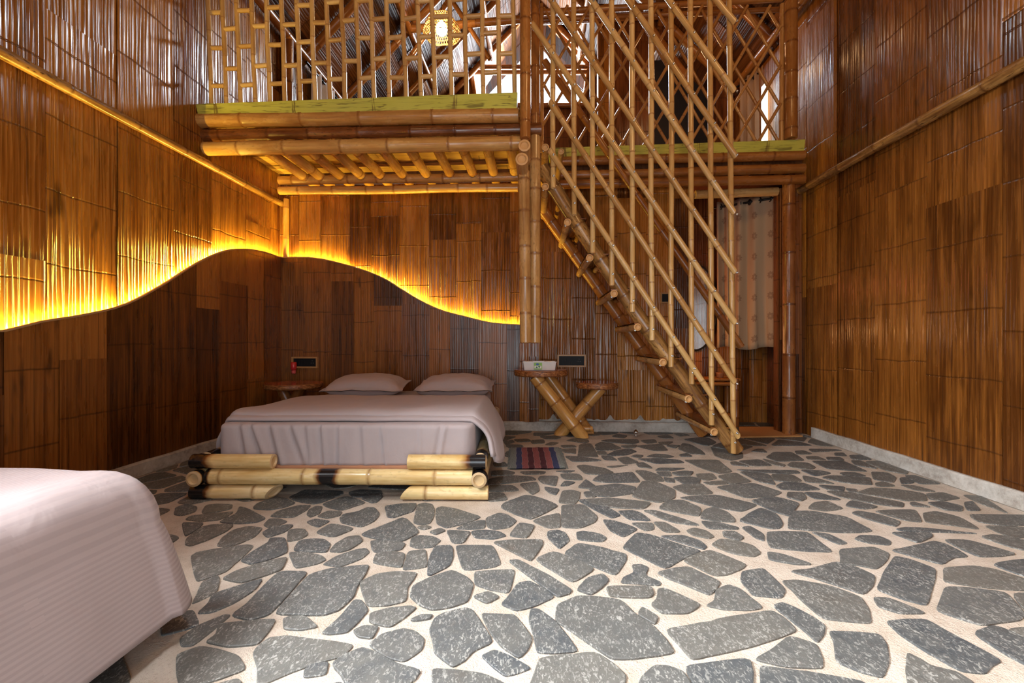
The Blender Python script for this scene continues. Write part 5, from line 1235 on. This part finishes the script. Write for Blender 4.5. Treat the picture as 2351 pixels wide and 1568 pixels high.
# sockets
def socket(label, px, py, w, h, Y, recess=.01, red=False):
    c = PY(px, py, Y); t = thing('wall_socket', label, 'socket', c); A = At(t)
    mb = MB(); b = .018
    for (cx, cz, sx, sz) in ((0, h / 2 - b / 2, w, b), (0, -h / 2 + b / 2, w, b), (-w / 2 + b / 2, 0, b, h - 2 * b), (w / 2 - b / 2, 0, b, h - 2 * b)):
        mb.box((c.x + cx, c.y - .008, c.z + cz), (sx, .03, sz))
    A.fix(mb.build('wood_frame', M['frame'], t))
    mb = MB(); mb.box((c.x, c.y + .004, c.z), (w - 2 * b, .012, h - 2 * b)); A.fix(mb.build('plate', M['black'], t))
    for k in range(3):
        mb = MB(); mb.box((c.x - w * .33 + k * .033, c.y - .006, c.z), (.024, .008, h * .42)); A.fix(mb.build('rocker', M['black'], t))
    mb = MB()
    for (dx, dz) in ((0, .018), (-.012, -.008), (.012, -.008)): mb.lathe([(.004, 0), (.003, .002), (.0002, .002)], (c.x + w * .27 + dx, c.y - .003, c.z + dz), 8, axis=V((0, -1, 0)))
    A.fix(mb.build('pin_hole', mat_plain('pin_grey', (.25, .25, .25), .3, .5), t))
    return t, c
s_, c_ = socket('wood framed black socket panel on the wall above the two level table', 1312, 828, .325, .143, YB - .022)
s_, c_ = socket('wood framed black socket panel above the corner table, red plug in it', 701, 832, .315, .132, YBW - .014)
pr = PY(677, 841, YBW - .03)
rp = thing('socket_plug', 'red plug in device on the socket panel above the corner table', 'plug', (pr.x, pr.y - .03, pr.z)); A = At(rp)
mb = MB(); mb.lathe([(.020, -.045), (.031, -.040), (.033, .0), (.032, .045), (.024, .052)], (pr.x, pr.y - .025, pr.z), 20, closed=True); A.fix(mb.build('body', M['red'], rp))
mb = MB(); mb.lathe([(.020, -.085), (.024, -.082), (.024, -.045)], (pr.x, pr.y - .025, pr.z), 18, closed=True); A.fix(mb.build('bottle', mat_plain('light_red', (.6, .09, .09), .25), rp))
sw = PY(1526, 684, YB - .02); s3 = thing('wall_switch', 'small framed black switch panel on the back wall behind the stair', 'switch', sw); A = At(s3)
mb = MB(); mb.box((sw.x, sw.y - .004, sw.z), (.095, .022, .12)); A.fix(mb.build('wood_frame', M['frame'], s3))
mb = MB(); mb.box((sw.x, sw.y - .017, sw.z), (.066, .010, .088)); A.fix(mb.build('plate', M['black'], s3))

# ------------------------------------------------------------------ small things on the floor
rc_ = [PZ(1170, 1078), PZ(1300, 1077), PZ(1283, 1029), PZ(1173, 1030)]
mb = MB()
def rugfn(i, j, top):
    a = rc_[0].lerp(rc_[1], i); b = rc_[3].lerp(rc_[2], i); p = a.lerp(b, j)
    e = .006 * mnoise.noise(V((i * 9, j * 9, 2))) ; k = 1 if 0.01 < i < .99 and .01 < j < .99 else .5
    p += V((.008 * mnoise.noise(V((j * 8, 0, i))), .006 * mnoise.noise(V((i * 12, 4, j))), 0))
    return V((p.x, p.y, .004 + (.011 + e) * k if top else .0035))
mb.grid(lambda i, j: rugfn(i, j, True), 45, 24); mb.grid(lambda i, j: rugfn(1 - i, j, False), 45, 24)
for sgn, ii in ((-1, 0), (1, 1)):
    for j in range(26):
        p = rugfn(ii, (j + .5) / 26, True); mb.tube([p + V((0, 0, -.004)), p + V((sgn * .02, R.uniform(-.004, .004), -.006))], .003, 5)
tag(mb.build('rug', M['rug']), 'small woven rug in blue, pink and maroon stripes beside the bed', 'rug')
mc = [PZ(1700, 1006), PZ(1843, 1004), PZ(1783, 983), PZ(1696, 983)]
mb = MB()
def matfn(i, j, z): a = mc[0].lerp(mc[1], i); b = mc[3].lerp(mc[2], i); p = a.lerp(b, j); return V((p.x, p.y, z + .002 * mnoise.noise(p * 9)))
mb.grid(lambda i, j: matfn(i, j, .018), 20, 10); mb.grid(lambda i, j: matfn(1 - i, j, .004), 20, 10)
for (p, q) in (((0, 0), (1, 0)), ((1, 0), (1, 1)), ((1, 1), (0, 1)), ((0, 1), (0, 0))): mb.quad(matfn(*p, .004), matfn(*q, .004), matfn(*q, .018), matfn(*p, .018))
tag(mb.build('doormat', M['mat']), 'plain tan doormat on the floor in front of the curtained doorway', 'mat')
pb = PZ(1460, 1001); ds = thing('door_stop', 'small chrome knob door stop standing on the stone floor', 'door stop', (pb.x, pb.y, .003)); A = At(ds)
mb = MB(); mb.lathe([(.018, 0), (.018, .006), (.010, .010), (.010, .018), (.022, .026), (.028, .040), (.022, .054), (.012, .058), (.010, .066), (.0002, .070)], (pb.x, pb.y, .003), 20); A.fix(mb.build('knob', M['chrome'], ds))

# ------------------------------------------------------------------ doorway: curtain, table, mirror
def curtain(name, label, a, b, ztop_, zbot, waves, amp, mat, rings_n, bulge=0.0, rod=True, edge=.04):
    """cloth hung between two points of a rod, with eyelet rings"""
    a, b = V(a), V(b); U = (b - a); L = U.length; U = U.normalized(); Nn = U.cross(V((0, 0, 1)))
    t = thing(name, label, 'curtain', (a + b) / 2 * 1.0); t.location.z = zbot; A = At(t)
    mb = MB()
    def fn(i, j):
        w = math.sin(i * waves * 2 * PI + .6 * math.sin(i * 5 + j)) * amp * (.75 + .5 * (1 - j))
        z = zbot(i) + (ztop_ - zbot(i)) * j if callable(zbot) else zbot + (ztop_ - zbot) * j
        return a + U * L * i + Nn * (w + bulge * math.sin(PI * i)) + V((0, 0, z - a.z)) + U * .012 * math.sin(i * 40 + j * 3) * (1 - j)
    mb.grid(fn, waves * 12, 20, uvfn=lambda i, j: (i * L * 1.5, j * (ztop_ - (zbot(0) if callable(zbot) else zbot))))
    o = A.fix(mb.build('cloth', M[mat], t)); s = o.modifiers.new('thick', 'SOLIDIFY'); s.thickness = .004; s.offset = 0
    if rod: A.fix(pole('rod', [a - U * .06 + V((0, 0, ztop_ - .05 - a.z)), b + U * .06 + V((0, 0, ztop_ - .05 - a.z))], .014, M['blackmetal'], t, gap=9, seg=10))
    for k in range(rings_n):
        p = a + U * L * (k + .5) / rings_n + V((0, 0, ztop_ - .05 - a.z))
        mb = MB(); mb.tube([p + Nn * math.sin(q * PI / 10) * .0 + U * .028 * math.cos(q * PI / 8) + V((0, 0, .028 * math.sin(q * PI / 8))) + Nn * .006 for q in range(17)], .006, 6, caps=False)
        A.fix(mb.build('eyelet', M['blackmetal'], t))
    return t
cr0 = PY(1646, 640, 5.40); cr1 = PY(1782, 640, 5.06)
zt_ = 2.73; zb_ = PY(1782, 800, 5.06).z
t = thing
def mkcurt():
    a, b = V((cr0.x, cr0.y, 0)), V((cr1.x, cr1.y, 0)); U = (b - a); L = U.length; U = U.normalized(); Nn = U.cross(V((0, 0, 1)))
    c = thing('curtain', 'beige flower printed curtain with black eyelets in the doorway under the landing', 'curtain', V(((a.x + b.x) / 2, (a.y + b.y) / 2, zb_))); A = At(c)
    waves = 6
    def fn(i, j):
        ii = i ** 1.0
        w = math.sin(ii ** 1.0 * 0 + (1 - (1 - i) ** 1.35) * 0 + 2 * PI * 6.3 * (i - .32 * i * i) + .5 * math.sin(i * 4 + j * 1.5)) * .034 * (.8 + .5 * (1 - j)) * (1.25 - .75 * i)
        z = zb_ + .02 * math.sin(i * 9) * (1 - j) + (zt_ - zb_) * j
        return a + U * L * i + Nn * w + V((0, 0, z)) + U * .010 * math.sin(i * 40 + j * 3) * (1 - j)
    mb = MB(); mb.grid(fn, 96, 24, uvfn=lambda i, j: (i * L * 1.35, j * (zt_ - zb_)))
    o = A.fix(mb.build('cloth', M['flower'], c)); s = o.modifiers.new('thick', 'SOLIDIFY'); s.thickness = .004; s.offset = 0
    A.fix(pole('rod', [a - U * .10 + V((0, 0, zt_ - .06)), b + U * .02 + V((0, 0, zt_ - .06))], .014, M['blackmetal'], c, gap=9, seg=10))
    for k in range(6):
        p = a + U * L * (k + .42) / 6 + V((0, 0, zt_ - .06)) - Nn * 0
        mb = MB(); mb.tube([p + (Nn * .8 + U * .5).normalized() * .030 * math.cos(q * PI / 8) + V((0, 0, .030 * math.sin(q * PI / 8))) for q in range(17)], .007, 6, caps=False)
        A.fix(mb.build('eyelet', M['blackmetal'], c))
mkcurt()
# oval mirror on the alcove's back wall
cm = PY(1596, 706, YA - .03); mr = thing('mirror', 'oval mirror with thin black rim on the wall beyond the stair', 'mirror', cm); A = At(mr)
mb = MB(); rx, rz_ = .27, .54; sg = 48
mb.tube([V((cm.x + rx * math.cos(2 * PI * q / sg), cm.y, cm.z + rz_ * math.sin(2 * PI * q / sg))) for q in range(sg + 1)], .012, 8, caps=False); A.fix(mb.build('rim', M['black'], mr))
mb = MB(); ii = [mb.vert((cm.x + rx * math.cos(2 * PI * q / sg), cm.y - .002, cm.z + rz_ * math.sin(2 * PI * q / sg))) for q in range(sg)]; mb.face(ii, None, 0, False); A.fix(mb.build('glass', M['mirror'], mr))
# narrow bamboo table in the alcove
YT3 = 5.24
l1 = PY(1690, 972, YT3); l0 = PY(1578, 972, YT3); zt3 = PY(1690, 869, YT3).z
t3 = thing('alcove_table', 'narrow bamboo table in the doorway alcove behind the foot of the stair', 'table', ((l0.x + l1.x) / 2, YT3 + .1, 0)); A = At(t3)
for (x, y) in ((l1.x, YT3), (l0.x, YT3), (l1.x, YT3 + .24), (l0.x, YT3 + .24)):
    A.fix(pole('leg', [V((x, y, 0)), V((x, y, zt3))], .034, 'pole_brown', t3, gap=.33))
for k in range(7):
    y = YT3 - .01 + k * .042
    A.fix(pole('top_slat', [V((l0.x - .04, y, zt3 - .015)), V((l1.x + .04, y, zt3 - .015))], .018, 'pole_brown', t3, gap=.5, seg=10))
A.fix(pole('apron', [V((l0.x, YT3 - .01, zt3 - .065)), V((l1.x, YT3 - .01, zt3 - .065))], .024, 'pole_brown', t3, gap=.5))
A.fix(pole('shelf_rail', [V((l0.x, YT3, .14)), V((l1.x, YT3, .14))], .024, 'pole_brown', t3, gap=.5))
cp = PY(1653, 866, YT3 + .06); cup = thing('cup', 'small terracotta cup on the alcove table', 'cup', (cp.x, cp.y, zt3 + .003)); A = At(cup)
mb = MB(); mb.lathe([(.028, 0), (.036, .004), (.040, .05), (.044, .056), (.044, .062), (.038, .062), (.034, .012), (.0002, .010)], (cp.x, cp.y, zt3 + .003), 22); A.fix(mb.build('bowl', M['terracotta'], cup))

# ------------------------------------------------------------------ inside the loft
def simple_curtain(name, label, a, b, zt, zb, mat, n, rings_n):
    a, b = V(a), V(b); U = (b - a); L = U.length; U = U.normalized(); Nn = U.cross(V((0, 0, 1)))
    c = thing(name, label, 'curtain', V(((a.x + b.x) / 2, (a.y + b.y) / 2, zb))); A = At(c); mb = MB()
    mb.grid(lambda i, j: a + U * L * i + Nn * .03 * math.sin(i * n * 2 * PI + .4 * j) + V((0, 0, zb + (zt - zb) * j)), n * 10, 10, uvfn=lambda i, j: (i * L, j * (zt - zb)))
    o = A.fix(mb.build('cloth', M[mat], c)); s = o.modifiers.new('thick', 'SOLIDIFY'); s.thickness = .004
    A.fix(pole('rod', [a - U * .1 + V((0, 0, zt - .05)), b + U * .1 + V((0, 0, zt - .05))], .014, M['blackmetal'], c, gap=9, seg=10))
    for k in range(rings_n):
        p = a + U * L * (k + .4) / rings_n + V((0, 0, zt - .05))
        mb = MB(); mb.tube([p + (Nn * .8 + U * .6).normalized() * .035 * math.cos(q * PI / 8) + V((0, 0, .035 * math.sin(q * PI / 8))) for q in range(17)], .009, 6, caps=False); A.fix(mb.build('eyelet', M['blackmetal'], c))
    return c
simple_curtain('curtain', 'pale curtain with black eyelets on the left wall of the loft', (XL + .12, 5.45, 0), (XL + .12, 6.6, 0), 4.68, 3.12, 'cream', 6, 6)
q = PY(1733, 300, 5.9)
simple_curtain('curtain', 'dim beige curtain on the landing behind the right end of the lattice', (PY(1700, 300, 6.1).x, 6.1, 0), (PY(1768, 300, 5.7).x, 5.7, 0), PY(1740, 165, 5.9).z, 3.12, 'curtain', 4, 3)
# bright window slit beside it and the partition with its dark doorway
mb = MB(); yw = 6.6
px0 = PY(1398, 200, yw).x
da, db = PY(1500, 100, yw), PY(1640, 330, yw)
wall_with_holes(mb, yw, px0, XR, 3.1, 6.0, [(da.x, db.x, 3.1, da.z)])
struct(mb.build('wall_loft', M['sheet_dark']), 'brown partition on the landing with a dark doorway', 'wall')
mb = MB(); mb.box(((da.x + db.x) / 2, yw + .5, (3.1 + da.z) / 2), (db.x - da.x + .3, .05, da.z - 3.0)); struct(mb.build('door_1', M['passage_shade']), 'near black panel painted as the shade behind the landing partition', 'doorway')
sl0 = PY(1776, 255, 5.55)
mb = MB(); mb.box((XR - .06, 5.62, sl0.z), (.03, .10, .75)); struct(mb.build('window_2', mat_emit('daylight_slit', (1.0, .93, .8), 3.0)), 'narrow bright window slit behind the lattice', 'window')
# vertical shiny pier behind the lattice
pr0 = PY(1387, 150, 6.5)
mb = MB(); mb.box((pr0.x, 6.55, 4.6), (.18, .1, 3.0)); sheets(mb, (pr0.x - .09, 6.495, 0), (1, 0, 0), (0, -1, 0), .18, const(3.1), const(6.1), seed=8, wmin=.08, wmax=.1)
struct(mb.build('trim_6', M['sheet']), 'shiny bamboo faced pier behind the lattice', 'pier')

# pendant lamp with a woven shade
lp = PY(1014, 66, 6.1)
pd = thing('pendant_lamp', 'lit pendant lamp with a woven rattan shade hanging over the loft', 'lamp', lp); A = At(pd)
prof_l = [(.03, .20), (.10, .185), (.17, .14), (.225, .07), (.26, .0), (.275, -.05), (.25, -.085), (.19, -.12)]
mb = MB(); sg = 44
def lampwire(mb):
    for k in range(sg):
        for tw in (1, -1):
            pts = []
            for n_, (r, z) in enumerate(prof_l):
                a = 2 * PI * k / sg + tw * n_ * .11; rr_ = r * (1 + .04 * math.sin(3 * a)); pts.append(lp + V((rr_ * math.cos(a), rr_ * math.sin(a), z + .012 * math.sin(5 * a))))
            mb.tube(pts, .0035, 4)
    for n_, (r, z) in enumerate(prof_l):
        mb.tube([lp + V((r * (1 + .04 * math.sin(3 * 2 * PI * k / 40)) * math.cos(2 * PI * k / 40), r * (1 + .04 * math.sin(3 * 2 * PI * k / 40)) * math.sin(2 * PI * k / 40), z + .012 * math.sin(10 * PI * k / 40))) for k in range(41)], .005, 4, caps=False)
lampwire(mb); A.fix(mb.build('lamp_shade', M['shade'], pd))
mb = MB(); mb.lathe([(.0003, -.095), (.04, -.086), (.072, -.05), (.082, 0), (.066, .05), (.035, .085), (.02, .11)], lp, 24); bo = A.fix(mb.build('bulb', mat_emit('bulb_glow', (1.0, .76, .40), 80.0), pd)); bo['label'] = 'glowing bulb'
mb = MB(); mb.tube([lp + V((0, 0, .10)), lp + V((0, 0, 7.55 - lp.z - abs(lp.x) * 1.0))], .006, 6); A.fix(mb.build('cord', M['black'], pd))

# ------------------------------------------------------------------ light
def area(name, loc, target, sx, sy, power, col):
    l = bpy.data.lights.new(name, 'AREA'); l.shape = 'RECTANGLE'; l.size = sx; l.size_y = sy; l.energy = power; l.color = col
    o = bpy.data.objects.new(name, l); C.objects.link(o); o.location = loc
    o.rotation_euler = (V(target) - V(loc)).to_track_quat('-Z', 'Y').to_euler(); return o
def point(name, loc, power, col, r=.08):
    l = bpy.data.lights.new(name, 'POINT'); l.energy = power; l.color = col; l.shadow_soft_size = r
    o = bpy.data.objects.new(name, l); C.objects.link(o); o.location = loc; return o
area('garden_door_light', (.3, YF + .02, 1.15), (.3, 5, .9), 2.4, 2.1, 46, (.88, .96, 1.0))
lw = area('left_window_light', (XL + .06, .25, 2.4), (1.0, .45, .0), 1.3, 1.6, 300, (.92, .96, 1.0)); lw.data.spread = math.radians(86)
sk = area('overhead_fill_light', (.75, .45, 7.0), (.75, .75, 0), 1.4, 1.4, 62, (.92, .96, 1.0)); sk.data.spread = math.radians(60)  # added overhead fill under the ridge; the roof has no skylight
w3 = thing('window_3', 'open window high on the left wall beside the nearest bed', 'window', (XL + .03, .45, 2.45)); w3['kind'] = 'structure'; A = At(w3)
for (y0, z0, y1, z1) in ((-.42, 1.75, 1.32, 1.75), (-.42, 3.15, 1.32, 3.15), (-.38, 1.75, -.38, 3.15), (1.28, 1.75, 1.28, 3.15)):
    A.fix(pole('window_frame', [V((XL + .045, y0, z0)), V((XL + .045, y1, z1))], .035, 'pole_brown', w3, gap=.4))
gz = PY(1215, 200, YG + .7)
area('gable_daylight', (gz.x, YG + .75, gz.z - .25), (-1.2, 2.0, 3.4), 2.2, 1.0, 560, (.80, .90, 1.0))
point('warm_unseen_light', (1.5, 1.2, 4.6), 75, (1.0, .60, .25), .15)
point('warm_unseen_light', (-1.4, .6, 4.6), 18, (1.0, .62, .28), .15)  # added warm fill for the left half, no lamp known here
point('alcove_lamp', (1.62, 5.10, 1.75), 5, (1.0, .22, .08), .05)
point('alcove_lamp', (1.62, 5.12, 1.15), 9, (1.0, .50, .18), .05)
point('landing_lamp', (2.0, 5.6, 4.6), 10, (1.0, .55, .25), .08)
w = bpy.data.worlds.new('sky'); bpy.context.scene.world = w; w.use_nodes = True
bg = w.node_tree.nodes['Background']; bg.inputs[0].default_value = (.80, .90, 1.0, 1); bg.inputs[1].default_value = 2.2
for nm, gr in (('pillow', 'pillows on the bamboo bed'), ('wall_socket', 'framed socket panels on the back wall'), ('hanging_post', 'paired posts hanging at the loft corner'), ('bearer_pole', 'stacked pole ends at the loft corner')):
    for o in C.objects:
        if o.parent is None and o.name.split('.')[0] == nm: o['group'] = gr
sc = bpy.context.scene
sc.view_settings.view_transform = 'Standard'; sc.view_settings.look = 'None'; sc.view_settings.gamma = 1; sc.view_settings.exposure = 0.12
sc.view_settings.use_curve_mapping = False
sc.cycles.max_bounces = 6; sc.cycles.diffuse_bounces = 4; sc.cycles.glossy_bounces = 3; sc.cycles.transmission_bounces = 2
sc.cycles.sample_clamp_indirect = 6.0; sc.cycles.caustics_reflective = False; sc.cycles.caustics_refractive = False
